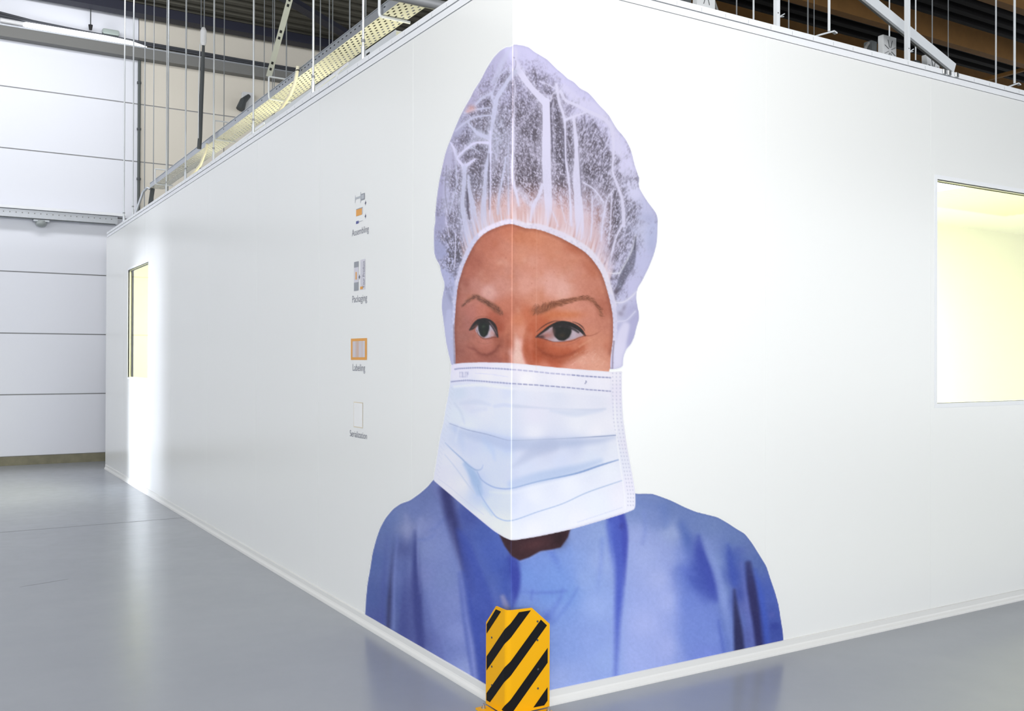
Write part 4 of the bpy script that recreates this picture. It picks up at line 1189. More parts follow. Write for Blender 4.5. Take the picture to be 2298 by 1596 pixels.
WR = (2.822, 4.95, 1.212, 2.483)           # window in the right wall: x0 x1 z0 z1
WL = (7.46, 8.64, 1.235, 2.495)            # window in the left wall: y0 y1 z0 z1
xs = [0.0, .163, 1.463, 2.763, 4.063, 5.363, 6.663, 7.963, XEND]
ys = [0.0, .943, 2.259, 3.546, 4.95, 6.362, 7.66, 8.95, YEND]
struct('wall_right', panel_wall([(max(a, .0005), c) for a, c in zip(xs, xs[1:])], [WR], .06, 0.0, 0, 0, ZT), PAINT)
struct('wall_left', panel_wall([(max(a, .0005), c) for a, c in zip(ys, ys[1:])], [WL], .06, 0.0, 1, 0, ZT), PAINT)
# far closing walls, partition and ceiling of the clean room
struct('wall_room_rear', B(0, XEND, YEND - .0, YEND + .06, 0, ZT), PAINT)
struct('wall_room_side', B(XEND, XEND + .06, 0, YEND + .06, 0, ZT), PAINT)
struct('wall_partition', B(.06, XEND, 2.75, 2.81, 0, 2.86), ROOMW)
struct('wall_corridor', B(2.3, 2.36, 2.81, YEND, 0, 2.86), ROOMW)
struct('ceiling_clean_room', B(.06, XEND, .06, YEND, 2.86, 2.94), ROOMW)
# caps: lower band, dark gap, upper band with fold marks
for nm, ax in (('trim_2', 0), ('trim_3', 1)):
    end = XEND if ax == 0 else YEND
    bm = bmesh.new()
    prof_lo = [(-.004, 3.046), (.07, 3.046), (.07, 3.0785), (-.004, 3.0785)]
    prof_gap = [(.004, 3.0785), (.066, 3.0785), (.066, 3.0835), (.004, 3.0835)]
    prof_hi = [(-.006, 3.0835), (.07, 3.0835), (.07, 3.112), (-.006, 3.112)]
    for pr in (prof_lo, prof_hi):
        prism(bm, pr, ax, -.006 if ax == 0 else .0701, end)
    cap = struct(nm, bm, CAPW)
    bm = prism(bmesh.new(), prof_gap, ax, .004 if ax == 0 else .0665, end)
    link('shadow_gap', bm, SHADOW_GAP, cap)
    bm = bmesh.new()
    t = .12
    while t < end:
        if ax == 0:
            box(bm, t, t + .0025, -.0068, -.0055, 3.086, 3.1035)
        else:
            box(bm, -.0068, -.0055, t, t + .0025, 3.086, 3.1035)
        t += .152
    link('fold_marks', bm, mat('fold_mark', (186, 188, 192)), cap)
# kick plates with a rounded foot
for nm, ax in (('baseboard_right', 0), ('baseboard_left', 1)):
    pr = [(.0, 0), (-.022, 0), (-.022, .006), (-.02, .016), (-.014, .026), (-.011, .034), (-.010, .058), (-.006, .0605), (.0, .0605)]
    end = XEND if ax == 0 else YEND
    struct(nm, prism(bmesh.new(), pr, ax, -.022 if ax == 0 else .0001, end), KICK)
# hall back wall: horizontal panels, white left of the pipe and cream right of it, over a concrete plinth
ZS = [.117, .958, 1.793, 2.632, 3.46, 4.30, 5.134, 5.97, 6.9]
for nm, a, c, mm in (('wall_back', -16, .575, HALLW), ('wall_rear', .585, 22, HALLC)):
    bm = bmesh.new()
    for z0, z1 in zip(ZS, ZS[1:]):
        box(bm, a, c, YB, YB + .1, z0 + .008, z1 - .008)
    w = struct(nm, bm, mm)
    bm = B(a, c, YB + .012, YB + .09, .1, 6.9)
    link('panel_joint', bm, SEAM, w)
struct('baseboard_back', B(-16, 22, YB - .03, YB + .1, 0, .117), CONC)
# roof deck: trapezoid ribs running along x, shade over the right side put into a darker colour
ZC = 6.5
bm = bmesh.new()
y = -16.0
pr = []
while y < YB + .3:
    pr += [(y, ZC), (y + .10, ZC), (y + .13, ZC + .08), (y + .22, ZC + .08)]
    y += .25
for x0, x1 in ((-16, 6.2),):
    A = [bm.verts.new((x0, p, z)) for p, z in pr]
    C = [bm.verts.new((x1, p, z)) for p, z in pr]
    for i in range(len(pr) - 1):
        bm.faces.new((A[i], A[i + 1], C[i + 1], C[i]))
struct('ceiling', bm, DECK)
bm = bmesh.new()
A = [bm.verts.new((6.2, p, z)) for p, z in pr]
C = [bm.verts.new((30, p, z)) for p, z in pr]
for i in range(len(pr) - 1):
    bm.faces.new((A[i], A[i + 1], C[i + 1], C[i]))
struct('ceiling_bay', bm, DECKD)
struct('ceiling_cover', B(-16, 30, -16, YB + .3, ZC + .12, ZC + .2), DECKD)

# ---------------------------------------------------------------- windows
for nm, ax, (a, c, z0, z1) in (('window_1', 0, WR), ('window_2', 1, WL)):
    bm = bmesh.new()
    fw = .024
    for p0, p1, q0, q1 in ((a - fw, c + fw, z1, z1 + fw), (a - fw, c + fw, z0 - fw, z0), (a - fw, a, z0, z1), (c, c + fw, z0, z1)):
        if ax == 0:
            box(bm, p0, p1, -.0025, .062, q0, q1)
        else:
            box(bm, -.0025, .062, p0, p1, q0, q1)
    fr_ = struct(nm, bm, CAPW)
    bm = bmesh.new()
    if ax == 0:
        box(bm, a, c, .018, .024, z0, z1)
    else:
        box(bm, .018, .024, a, c, z0, z1)
    link('pane', bm, GLASS, fr_)
    bm = bmesh.new()
    g = .004
    for p0, p1, q0, q1 in ((a, c, z1 - g, z1), (a, c, z0, z0 + g), (a, a + g, z0, z1), (c - g, c, z0, z1)):
        if ax == 0:
            box(bm, p0, p1, .012, .03, q0, q1)
        else:
            box(bm, .012, .03, p0, p1, q0, q1)
    link('gasket', bm, mat('gasket', (206, 206, 196)), fr_)
# lamp panel in the clean room ceiling, seen through the right window
cl = thing('ceiling_light', 'white ceiling lamp panel inside the amber clean room, behind the right window', 'lamp', (5.0, 1.45, 2.86))
link('frame', B(4.27, 5.02, 1.12, 1.63, 2.845, 2.86), CAPW, cl)
link('diffuser', B(4.3, 4.99, 1.15, 1.6, 2.838, 2.846), mat('diffuser', (255, 255, 255), emit=(1, 1, .97), estr=3), cl)

# ---------------------------------------------------------------- the mural on the corner
def srgb2lin(c):
    return np.where(c <= .04045, c / 12.92, ((c + .055) / 1.055) ** 2.4)


_z = np.linspace(.05, 3.0, 60)
_cu, _cv = project(np.stack([np.full(60, -.0015), np.full(60, -.0015), _z], -1))
CORN_B, _k = np.polyfit(_cv - 800., _cu, 1)
CORN_A = _k
PT, TOT, LAB = paint_mural()
STEP = 1.55
vrow = np.arange(96, 1601, STEP)
kmin, kmax = int(-345 / STEP), int(625 / STEP)
ks = np.arange(kmin, kmax + 1)
U = corner_u(vrow)[:, None] + ks[None, :] * STEP
V = np.repeat(vrow[:, None], len(ks), 1)
PL = ray_at(U, V, 0, -.0015)
PR = ray_at(U, V, 1, -.0015)
P3 = np.where((ks <= 0)[None, :, None], PL, PR)


def samp(img, U, V):
    fx = np.clip(U - MX0 - .5, 0, MW - 1.01)
    fy = np.clip(V - MY0 - .5, 0, MH - 1.01)
    ix = fx.astype(int)
    iy = fy.astype(int)
    tx = fx - ix
    ty = fy - iy
    if img.ndim == 3:
        tx = tx[..., None]
        ty = ty[..., None]
    return (img[iy, ix] * (1 - tx) + img[iy, ix + 1] * tx) * (1 - ty) + (img[iy + 1, ix] * (1 - tx) + img[iy + 1, ix + 1] * tx) * ty


prem = samp(srgb2lin(np.clip(PT.c, 0, 1)), U, V)
cov = samp(TOT, U, V)
side = np.where(ks[None, :] <= 0, np.interp(V, MURAL_Y, MURAL_EL), np.interp(V, MURAL_Y, MURAL_ER))[..., None]
alb = np.clip(prem / side, 0, .9)
wall_alb = srgb2lin(np.array([232, 233, 232]) / 255.)
cvs = cov[..., None]
alb = alb * cvs + wall_alb * (1 - cvs)
cc = np.maximum.reduce([cov[:-1, :-1], cov[1:, :-1], cov[:-1, 1:], cov[1:, 1:]]) > .02
cc &= (P3[1:, :-1, 2] > .056) & (P3[1:, 1:, 2] > .056)
Uc, Vc = (U[:-1, :-1] + U[1:, 1:]) / 2, (V[:-1, :-1] + V[1:, 1:]) / 2
labc = LAB[np.clip((Vc - MY0).astype(int), 0, MH - 1), np.clip((Uc - MX0).astype(int), 0, MW - 1)]
labc = np.where(labc < 0, np.where(Vc > 1090, 0, np.where(Vc > 832, 3, 1)), labc)
PRINT = bpy.data.materials.new('printed_vinyl')
PRINT.use_nodes = True
nt = PRINT.node_tree
b = nt.nodes['Principled BSDF']
at = nt.nodes.new('ShaderNodeVertexColor')
at.layer_name = 'print'
nt.links.new(at.outputs['Color'], b.inputs['Base Color'])
b.inputs['Roughness'].default_value = .28
b.inputs['Specular IOR Level'].default_value = .14
mural = thing('wall_mural', 'giant printed portrait of a masked woman in blue gown wrapped round the wall corner', 'mural', (0, 0, .06))
nc = len(ks)
for k, (nm, lb) in enumerate((('printed_gown', 'blue surgical gown in the mural'), ('printed_hair_cap', 'white see-through hair cap over dark hair in the mural'),
                              ('printed_face', 'forehead, eyes and brows of the woman in the mural'), ('printed_face_mask', 'pale blue pleated face mask in the mural'))):
    r, c = np.nonzero(cc & (labc == k))
    q = np.stack([r * nc + c, (r + 1) * nc + c, (r + 1) * nc + c + 1, r * nc + c + 1], 1)
    use, inv = np.unique(q.ravel(), return_inverse=True)
    me = bpy.data.meshes.new(nm)
    nf = len(q)
    me.vertices.add(len(use))
    me.vertices.foreach_set('co', P3.reshape(-1, 3)[use].astype(np.float32).ravel())
    me.loops.add(nf * 4)
    me.loops.foreach_set('vertex_index', inv.astype(np.int32).ravel())
    me.polygons.add(nf)
    me.polygons.foreach_set('loop_start', np.arange(0, nf * 4, 4, dtype=np.int32))
    me.polygons.foreach_set('loop_total', np.full(nf, 4, dtype=np.int32))
    me.update(calc_edges=True)
    ca = me.color_attributes.new('print', 'FLOAT_COLOR', 'POINT')
    rgba = np.ones((len(use), 4), np.float32)
    rgba[:, :3] = alb.reshape(-1, 3)[use]
    ca.data.foreach_set('color', rgba.ravel())
    me.materials.append(PRINT)
    o = bpy.data.objects.new(nm, me)
    COL.objects.link(o)
    o.parent = mural
    o.matrix_parent_inverse = Matrix.Translation(-mural.location)
    o['label'] = lb

# ---------------------------------------------------------------- yellow corner guard
g0 = thing('corner_guard', 'yellow steel corner guard with black diagonal stripes bolted to the floor at the wall corner', 'corner guard', (-.05, -.05, 0))
O, RB, TH = -.05, .022, .005


def fold(s, z, off=0.0):
    """point on the bent plate: s < 0 along the left wall, s > 0 along the right wall"""
    a = RB * (math.pi / 4)
    c = (O + RB, O + RB)
    R = RB + off
    if abs(s) <= a:
        t = math.pi * 1.25 + s / RB
        return (c[0] + R * math.cos(t), c[1] + R * math.sin(t), z)
    if s > 0:
        return (c[0] + (s - a), c[1] - R, z)
    return (c[0] - R, c[1] + (-s - a), z)


def s_of(x):
    return x - (O + RB) + RB * math.pi / 4


SL, SRt = -s_of(.118), s_of(.158)
plate = [(SL, .012), (SL, .352), (-s_of(.037), .437), (0, .437), (s_of(.07), .433), (SRt, .355), (SRt, .012)]


def clip_half(P, a, b, c):
    out = []
    for i in range(len(P)):
        p, q = P[i], P[(i + 1) % len(P)]
        dp, dq = a * p[0] + b * p[1] - c, a * q[0] + b * q[1] - c
        if dp >= 0:
            out.append(p)
        if dp * dq < 0:
            t = dp / (dp - dq)
            out.append((p[0] + (q[0] - p[0]) * t, p[1] + (q[1] - p[1]) * t))
    return out


def bent(bm, poly, off):
    a = RB * math.pi / 4
    cuts = [-9, -a] + [-a + 2 * a * k / 8 for k in range(1, 9)] + [9]
    for c0, c1 in zip(cuts, cuts[1:]):
        P = clip_half(clip_half(poly, 1, 0, c0), -1, 0, -c1)
        if len(P) >= 3:
            bm.faces.new([bm.verts.new(fold(s, z, off)) for s, z in P])


bm = bmesh.new()
bent(bm, plate, 0)
bent(bm, plate, -TH)
bmesh.ops.remove_doubles(bm, verts=bm.verts[:], dist=1e-5)
dense = []
for i in range(len(plate)):
    p, q = plate[i], plate[(i + 1) % len(plate)]
    n = 40 if abs(q[0] - p[0]) > .05 else 1
    dense += [(p[0] + (q[0] - p[0]) * k / n, p[1] + (q[1] - p[1]) * k / n) for k in range(n)]
for i in range(len(dense)):
    p, q = dense[i], dense[(i + 1) % len(dense)]
    bm.faces.new([bm.verts.new(v) for v in (fold(*p, 0), fold(*q, 0), fold(*q, -TH), fold(*p, -TH))])
link('angle_plate', bm, YEL, g0)
# stripes: bands of constant slope over the unfolded plate, kept off the rim
inset = [(SL + .006, .028), (SL + .006, .345), (-s_of(.037), .424), (s_of(.066), .424), (SRt - .010, .347), (SRt - .010, .022)]
for c0, c1 in STRIPES:
    P = clip_half(clip_half(inset, -STRIPE_K, 1, c0), STRIPE_K, -1, -c1)
    if len(P) >= 3:
        bm = bmesh.new()
        bent(bm, P, .0008)
        link('black_stripe', bm, BLK, g0)
# foot flange, gussets and fixings
bm = bmesh.new()
pl = [(-.052, .108), (-.105, .108), (-.105, -.02), (-.02, -.105), (.148, -.105), (.148, -.052), (-.03, -.052), (-.052, -.03)]
prism(bm, pl, 2, .001, .0075)
link('foot_flange', bm, YEL, g0)


def hexbolt(x, y, z, parent, sc=1.0):
    bm = bmesh.new()
    tube(bm, [(x, y, z), (x, y, z + .002)], .0105 * sc, 16)
    tube(bm, [(x, y, z + .002), (x, y, z + .009 * sc)], .0075 * sc, 6)
    tube(bm, [(x, y, z + .009 * sc), (x, y, z + .018 * sc)], .0035 * sc, 10)
    link('bolt', bm, SILV, parent)


hexbolt(-.078, .088, .0075, g0)
hexbolt(.134, -.078, .0075, g0)
for x, z in ((.097, .374), (.097, .297), (.100, .177), (.100, .098)):
    bm = bmesh.new()
    tube(bm, [(x, O - .0004, z), (x, O - .0022, z)], .0042, 12)
    link('rivet', bm, DGREY, g0)
for y, z in ((.069, .300), (.068, .180), (.068, .103)):
    bm = bmesh.new()
    tube(bm, [(O - .0004, y, z), (O - .0022, y, z)], .0042, 12)
    link('rivet', bm, DGREY, g0)

# ---------------------------------------------------------------- pictograms with captions on the left wall
XW = -.0012


def decal(parent, name, polys, m, x=XW):
    bm = bmesh.new()
    for P in polys:
        bm.faces.new([bm.verts.new((x, y, z)) for y, z in P])
    o = link(name, bm, m, parent)
    return o


def rect(y0, y1, z0, z1):
    return [(y0, z0), (y1, z0), (y1, z1), (y0, z1)]


def caption(parent, text, yc, z, width, m, upright=False):
    cu = bpy.data.curves.new('caption', 'FONT')
    cu.body = text
    cu.size = .1
    cu.align_x = 'CENTER'
    tmp = bpy.data.objects.new('caption_curve', cu)
    COL.objects.link(tmp)
    bpy.context.view_layer.update()
    me = bpy.data.meshes.new_from_object(tmp.evaluated_get(bpy.context.evaluated_depsgraph_get()))
    bpy.data.objects.remove(tmp)
    n = len(me.vertices)
    co = np.zeros(n * 3)
    me.vertices.foreach_get('co', co)
    co = co.reshape(-1, 3)
    w = co[:, 0].max() - co[:, 0].min()
    k = width / w
    out = np.stack([np.full(n, XW), yc - co[:, 0] * k, z + co[:, 1] * k], -1)
    if upright:                      # reads from bottom to top
        out = np.stack([np.full(n, XW - .0004), yc + co[:, 1] * k * 1.5, z + (co[:, 0] - co[:, 0].min()) * k], -1)
    me.vertices.foreach_set('co', out.astype(np.float32).ravel())
    me.update()
    me.materials.append(m)
    o = bpy.data.objects.new('caption', me)
    COL.objects.link(o)
    o.parent = parent
    o.matrix_parent_inverse = Matrix.Translation(-parent.location)


INK = mat('grey_ink', (128, 130, 142), rough=.3)
ORG = mat('orange_ink', (222, 152, 40), rough=.3)
BLU = mat('blue_ink', (58, 66, 140), rough=.3)
LGR = mat('light_grey_ink', (176, 180, 186), rough=.3)
MGR = mat('mid_grey_ink', (142, 146, 154), rough=.3)
PAL = mat('pale_ink', (206, 204, 214), rough=.3)
DKI = mat('dark_ink', (64, 64, 96), rough=.3)
TAN = mat('tan_ink', (214, 200, 170), rough=.3)
WHI = mat('white_ink', (236, 236, 236), rough=.3)


def plus(y, z):
    a, c = .012, .0045
    return [[(y - a, z), (y - c, z - c), (y, z - a * 1.3), (y + c, z - c), (y + a, z), (y + c, z + c), (y, z + a * 1.3), (y - c, z + c)]]


G = 'process pictograms on the left wall'
p1 = thing('wall_decal', 'Assembling pictogram of grey syringe part, orange block and blue tip, topmost on left wall', 'sign', (0, 1.62, 2.25), G)
decal(p1, 'plunger', [rect(1.681, 1.687, 2.330, 2.372), rect(1.61, 1.681, 2.347, 2.359)], LGR)
decal(p1, 'flange', [rect(1.602, 1.610, 2.319, 2.380)], LGR)
decal(p1, 'barrel', [rect(1.546, 1.602, 2.331, 2.367)], MGR)
decal(p1, 'barrel_core', [rect(1.556, 1.594, 2.338, 2.360)], LGR, XW - .0004)
decal(p1, 'orange_block', [rect(1.586, 1.669, 2.252, 2.288)], ORG)
decal(p1, 'block_top', [rect(1.577, 1.669, 2.288, 2.293)], MGR)
decal(p1, 'block_side', [rect(1.575, 1.584, 2.256, 2.287)], PAL)
decal(p1, 'blue_tip', [rect(1.632, 1.670, 2.209, 2.224)], BLU)
decal(p1, 'needle', [rect(1.573, 1.632, 2.216, 2.219)], LGR)
decal(p1, 'plus_mark', plus(1.536, 2.309), DKI)
decal(p1, 'plus_mark', plus(1.536, 2.237), DKI)
caption(p1, 'Assembling', 1.61, 2.147, .240, INK)
p2 = thing('wall_decal', 'Packaging pictogram of grey tray and lilac carton, second from top on left wall', 'sign', (0, 1.62, 1.88), G)
decal(p2, 'tray_body', [rect(1.63, 1.695, 1.835, 1.998)], PAL)
decal(p2, 'tray_end', [rect(1.63, 1.695, 1.835, 1.882)], MGR, XW - .0004)
decal(p2, 'tray_end', [rect(1.63, 1.695, 1.966, 1.998)], MGR, XW - .0004)
decal(p2, 'orange_part', [rect(1.656, 1.673, 1.898, 1.940)], ORG, XW - .0004)
decal(p2, 'plus_mark', plus(1.619, 1.909), DKI)
decal(p2, 'carton', [rect(1.536, 1.606, 1.836, 2.003)], PAL)
decal(p2, 'carton_corner', [rect(1.568, 1.606, 1.839, 1.854)], ORG, XW - .0004)
decal(p2, 'carton_line', [rect(1.580, 1.583, 1.862, 1.99)], LGR, XW - .0004)
caption(p2, 'Your Product', 1.5435, 1.842, .150, DKI, True)
caption(p2, 'Packaging', 1.617, 1.771, .212, INK)
p3 = thing('wall_decal', 'Labeling pictogram of an orange framed bar code, third from top on left wall', 'sign', (0, 1.62, 1.45), G)
decal(p3, 'label_frame', [rect(1.508, 1.738, 1.448, 1.568)], ORG)
decal(p3, 'label_field', [rect(1.536, 1.712, 1.463, 1.553)], PAL, XW - .0004)
decal(p3, 'bars', [rect(1.53 + a, 1.53 + a + w, 1.463, 1.553) for a, w in ((.03, .004), (.045, .005), (.058, .003), (.072, .003), (.088, .012), (.104, .022), (.132, .005), (.142, .004), (.168, .004))], mat('pink_ink', (206, 178, 160)), XW - .0008)
caption(p3, 'Labeling', 1.624, 1.387, .178, INK)
p4 = thing('wall_decal', 'Serialization pictogram, a pale square with thin tan edge, lowest on left wall', 'sign', (0, 1.62, 1.1), G)
decal(p4, 'square_edge', [rect(1.562, 1.693, 1.072, 1.213)], TAN)
decal(p4, 'square_field', [rect(1.566, 1.689, 1.076, 1.209)], WHI, XW - .0004)
caption(p4, 'Serialization', 1.626, 1.016, .245, INK)

# ---------------------------------------------------------------- overhead: rods, cable trays, services
GR1 = 'bright hanging rods along the left wall'
for k, (y, r) in enumerate(((1.664, .0075), (2.473, .0075), (3.762, .007), (4.911, .007), (5.933, .0075), (6.766, .006), (8.583, .008), (9.169, .0085))):
    t = thing('hanging_rod', 'bright threaded steel rod rising from the left wall cap, %s from the mural corner' % ORD[k], 'rod', (.035, y, 3.09), GR1)
    link('rod', T([(.035, y, 3.10), (.035, y, ZC + .02)], r, 8), ROD, t)
    link('coupler', T([(.035, y, 3.10), (.035, y, 3.10 + .11)], r * 1.7, 8), ROD, t)
    link('nut', T([(.035, y, 3.235), (.035, y, 3.25)], r * 1.6, 6), GALVD, t)
GR2 = 'thin grey rods above the cable tray'
for k, (x, y, r, zb) in enumerate(((.55, 2.85, .004, 3.0), (.55, 3.145, .005, 3.62), (.55, 3.747, .004, 3.0), (.70, 3.95, .004, 3.0), (.492, 4.386, .005, 3.78), (.55, 4.889, .004, 3.0),
                                   (.80, 6.0, .004, 3.0), (.55, 6.536, .0045, 3.0), (.55, 9.158, .008, 3.0), (.55, 10.05, .006, 3.0), (.45, 10.12, .0075, 3.0), (1.2, 7.0, .0045, 3.0), (.9, 4.4, .004, 3.0))):
    o = link('thin_rod', T([(x, y, zb), (x, y, ZC + .02)], r, 6), RODG)
    tag(o, 'thin grey suspension rod behind the left wall, %s from the mural end' % ORD[k], 'rod', GR2)

# long perforated tray
TX0, TX1, TZ, TY0, TY1 = .365, .535, 3.6, 1.25, 9.3
tr_ = thing('cable_tray', 'long perforated cable tray hung above the left wall with pale yellow lit underside', 'cable tray', (.45, 5.3, TZ))
bm = bmesh.new()
# floor of the tray as a slotted sheet: quads between slots
nx, pitch = 7, .075
cell = (TX1 - TX0) / nx
sw, sl = .0105, .030
yy = TY0
xsv = [TX0]
for i in range(nx):
    c = TX0 + (i + .5) * cell
    xsv += [c - sw / 2, c + sw / 2]
xsv.append(TX1)
ysv = []
while yy < TY1:
    ysv += [yy, yy + (pitch / 2 - sl) / 2, yy + (pitch / 2 + sl) / 2]
    yy += pitch / 2
ysv.append(TY1)
gv = [[bm.verts.new((x, y, TZ)) for x in xsv] for y in ysv]
for j in range(len(ysv) - 1):
    for i in range(len(xsv) - 1):
        slot_x = i % 2 == 1
        col_i = i // 2
        slot_y = j % 3 == 1 and ((j // 3) + col_i) % 2 == 0
        if slot_x and slot_y:
            continue
        bm.faces.new((gv[j][i], gv[j][i + 1], gv[j + 1][i + 1], gv[j + 1][i]))
link('tray_floor', bm, ZINC, tr_)
bm = bmesh.new()
FH = .062
box(bm, TX0 - .0015, TX0, TY0, TY1, TZ, TZ + FH)
box(bm, TX0 - .006, TX0 + .004, TY0, TY1, TZ + FH - .006, TZ + FH)
box(bm, TX1, TX1 + .0015, TY0, TY1, TZ, TZ + FH)
link('side_flange', bm, GALV, tr_)
y = TY0 + .05
while y < 6.5:
    link('flange_slot', B(TX0 - .0022, TX0 - .0012, y, y + .024, TZ + .033, TZ + .041), DARK, tr_)
    y += .075 if 2.2 < y < 4.2 else .4
GRB = 'C shaped tray hangers'
for k, (y, big) in enumerate(((2.15, 1), (4.386, 0), (6.1, 0), (8.9, 0))):
    r = .0095 if big else .007
    x0 = TX0 - .02
    pts = [(TX1 + .02, y, TZ - .0125), (x0 + .015, y, TZ - .0125), (x0 + .004, y, TZ - .007), (x0, y, TZ + .008), (x0, y, TZ + .165), (x0 + .004, y, TZ + .172), (TX0 + .12, y, TZ + .172)]
    o = link('tray_hanger', T(pts, r, 8), WSTEEL)
    tag(o, 'C shaped steel hanger under the perforated cable tray, %s from the mural corner' % ORD[k], 'bracket', GRB)
# lower slotted rail behind the wall cap
lr = thing('slotted_rail', 'grey slotted steel rail lying low behind the left wall cap under the cable tray', 'rail', (.2, 3.2, 3.25))
bm = bmesh.new()
beam(bm, (.215, 1.62, 3.30), (.19, 4.25, 3.275), .004, .05)
beam(bm, (.235, 1.62, 3.32), (.21, 4.25, 3.30), .04, .004)
link('rail', bm, mat('rail_light', (206, 210, 214), rough=.45), lr)
for y, x in ((1.9, .208), (4.0, .192)):
    link('support_leg', B(x + .004, x + .03, y, y + .03, 2.94, 3.27), GALVD, lr)
for k, (y, w) in enumerate(((1.98, .05), (2.30, .07), (2.46, .06), (3.02, .07), (3.22, .06))):
    link('slot_hole', B(.207, .214 - .0005, y, y + w, 3.277, 3.30, .004), DARK, lr)
for a, c, lb in (((.16, 3.9, 3.262), (.12, 5.6, 3.20), 'thin white metal edge strip standing behind the left wall cap past the slotted rail'),
                 ((.10, 2.05, 3.225), (.13, 3.35, 3.205), 'thin white metal edge strip just below the slotted rail on the left wall')):
    t = thing('edge_flashing', lb, 'strip', ((a[0] + c[0]) / 2, (a[1] + c[1]) / 2, 2.94))
    link('strip', beam(bmesh.new(), a, c, .006, .018), CAPW, t)
    for f in (.15, .85):
        x, y, z = [a[i] + (c[i] - a[i]) * f for i in range(3)]
        link('support_leg', B(x - .004, x + .008, y - .01, y + .01, 2.94, z), CAPW, t)

# hoses at the tray
hz = thing('cream_hose', 'cream flexible conduit tied to the cable tray, the one nearer the mural', 'hose', (.34, 3.68, 3.6))
link('conduit', T([(.342, 3.66, 3.668), (.338, 3.67, 3.62), (.333, 3.70, 3.55), (.325, 3.78, 3.48), (.31, 3.95, 3.41), (.29, 4.25, 3.33), (.27, 4.6, 3.2)], .013, 10), CREAM, hz)
link('cable_tie', T([(.341, 3.662, 3.632), (.341, 3.663, 3.638)], .0155, 12), DARK, hz)
hz2 = thing('cream_hose', 'cream flexible conduit dropping from the far hanger of the cable tray', 'hose', (.34, 6.4, 3.6))
link('conduit', T([(.345, 6.38, 3.6), (.34, 6.45, 3.52), (.335, 6.6, 3.43), (.32, 6.95, 3.36), (.28, 7.4, 3.2)], .014, 10), CREAM, hz2)
dt = thing('cable_drop', 'dark flexible cable drop with white junction sleeve hanging above the cable tray', 'cable', (.3, 6.4, 3.66))
link('dark_sheath', T([(.29, 6.48, 3.56), (.295, 6.47, 3.66), (.30, 6.45, 4.0), (.305, 6.42, 4.35), (.308, 6.40, 4.56), (.308, 6.40, 4.64)], [.021, .021, .021, .0205, .014, .011], 10), DGREY, dt)
link('sleeve', T([(.308, 6.4, 4.58), (.308, 6.4, 4.61), (.308, 6.4, 4.73), (.308, 6.4, 4.76)], [.018, .029, .029, .016], 10), PLAST, dt)
link('feed_wire', T([(.315, 6.4, 4.75), (.315, 6.4, ZC + .02)], .0055, 6), RODG, dt)
link('feed_wire', T([(.285, 6.4, 4.75), (.285, 6.4, ZC + .02)], .004, 6), RODG, dt)
link('loose_wire', T([(.28, 6.42, 4.6), (.275, 6.44, 4.2), (.275, 6.45, 3.66)], .0045, 6), WSTEEL, dt)
te = thing('tray_outlet', 'bent grey outlet with two legs at the far end of the cable tray', 'bracket', (.4, 9.35, 3.5))
link('bent_arm', T([(.36, 9.28, 3.585), (.33, 9.3, 3.60), (.29, 9.35, 3.55), (.22, 9.42, 3.3)], .016, 8), GALV, te)
link('strut_leg', beam(bmesh.new(), (.40, 9.32, 3.6), (.36, 9.34, 3.28), .05, .03, (0, 1, 0)), DGREY, te)
# leaning slotted strut
ss = thing('slotted_strut', 'grey slotted steel strut leaning up to the roof above the left wall', 'strut', (.5, 4.6, 3.8))
a_, b_ = Vector((.43, 4.66, 3.854)), Vector((.43, 4.123, 4.335))
dv = (b_ - a_)
link('strut_bar', beam(bmesh.new(), a_, a_ + dv * 5.0, .046, .012, (.3, .95, .1)), mat('strut_grey', (188, 190, 178), rough=.5), ss)
sd = dv.normalized()
for tt in (.12, .22, .62, .72, 1.12, 1.2):
    c = a_ + dv * tt * .83 + Vector((-.0025, -.0065, 0))
    link('slot_hole', beam(bmesh.new(), c - sd * .012, c + sd * .012, .018, .006, (.3, .95, .1)), DARK, ss)
# round pipe crossing above
sp = thing('steel_pipe', 'round grey pipe crossing above the near end of the cable tray', 'pipe', (.6, 1.18, 3.335))
link('pipe_run', T([(-1.2, 1.18, 3.335), (1.6, 1.18, 3.335)], .027, 20), GALVD, sp, True)
for x in (-1.0, 1.1):
    link('pipe_hanger', T([(x, 1.18, 3.36), (x, 1.18, ZC + .02)], .005, 6), RODG, sp)

# far hall wall services
ct = thing('cable_duct', 'grey cable duct running along the top of the far hall wall', 'duct', (-.6, YB - .1, 5.8))
link('duct_body', B(-9, 6, YB - .16, YB - .002, 5.762, 5.905), GREY, ct)
link('top_rim', B(-9, 6, YB - .165, YB - .155, 5.905, 5.925), GALV, ct)
bt = thing('batten_light', 'bright white strip lamp on the duct of the far wall at far left', 'lamp', (-.13, YB - .2, 5.97))
link('lamp_tube', T([(-.93, YB - .15, 5.965), (-.90, YB - .15, 5.968), (.1, YB - .15, 5.965), (.45, YB - .15, 5.955), (.66, YB - .15, 5.935)], [.02, .034, .036, .028, .006], 12), TUBE, bt)
link('end_cap', T([(-1.2, YB - .15, 5.972), (-.93, YB - .15, 5.968)], .03, 12), PLAST, bt)
cb = thing('cable_bundle', 'dark bundle of cables sagging over the duct on the far wall', 'cables', (-.6, YB - .1, 6.05))
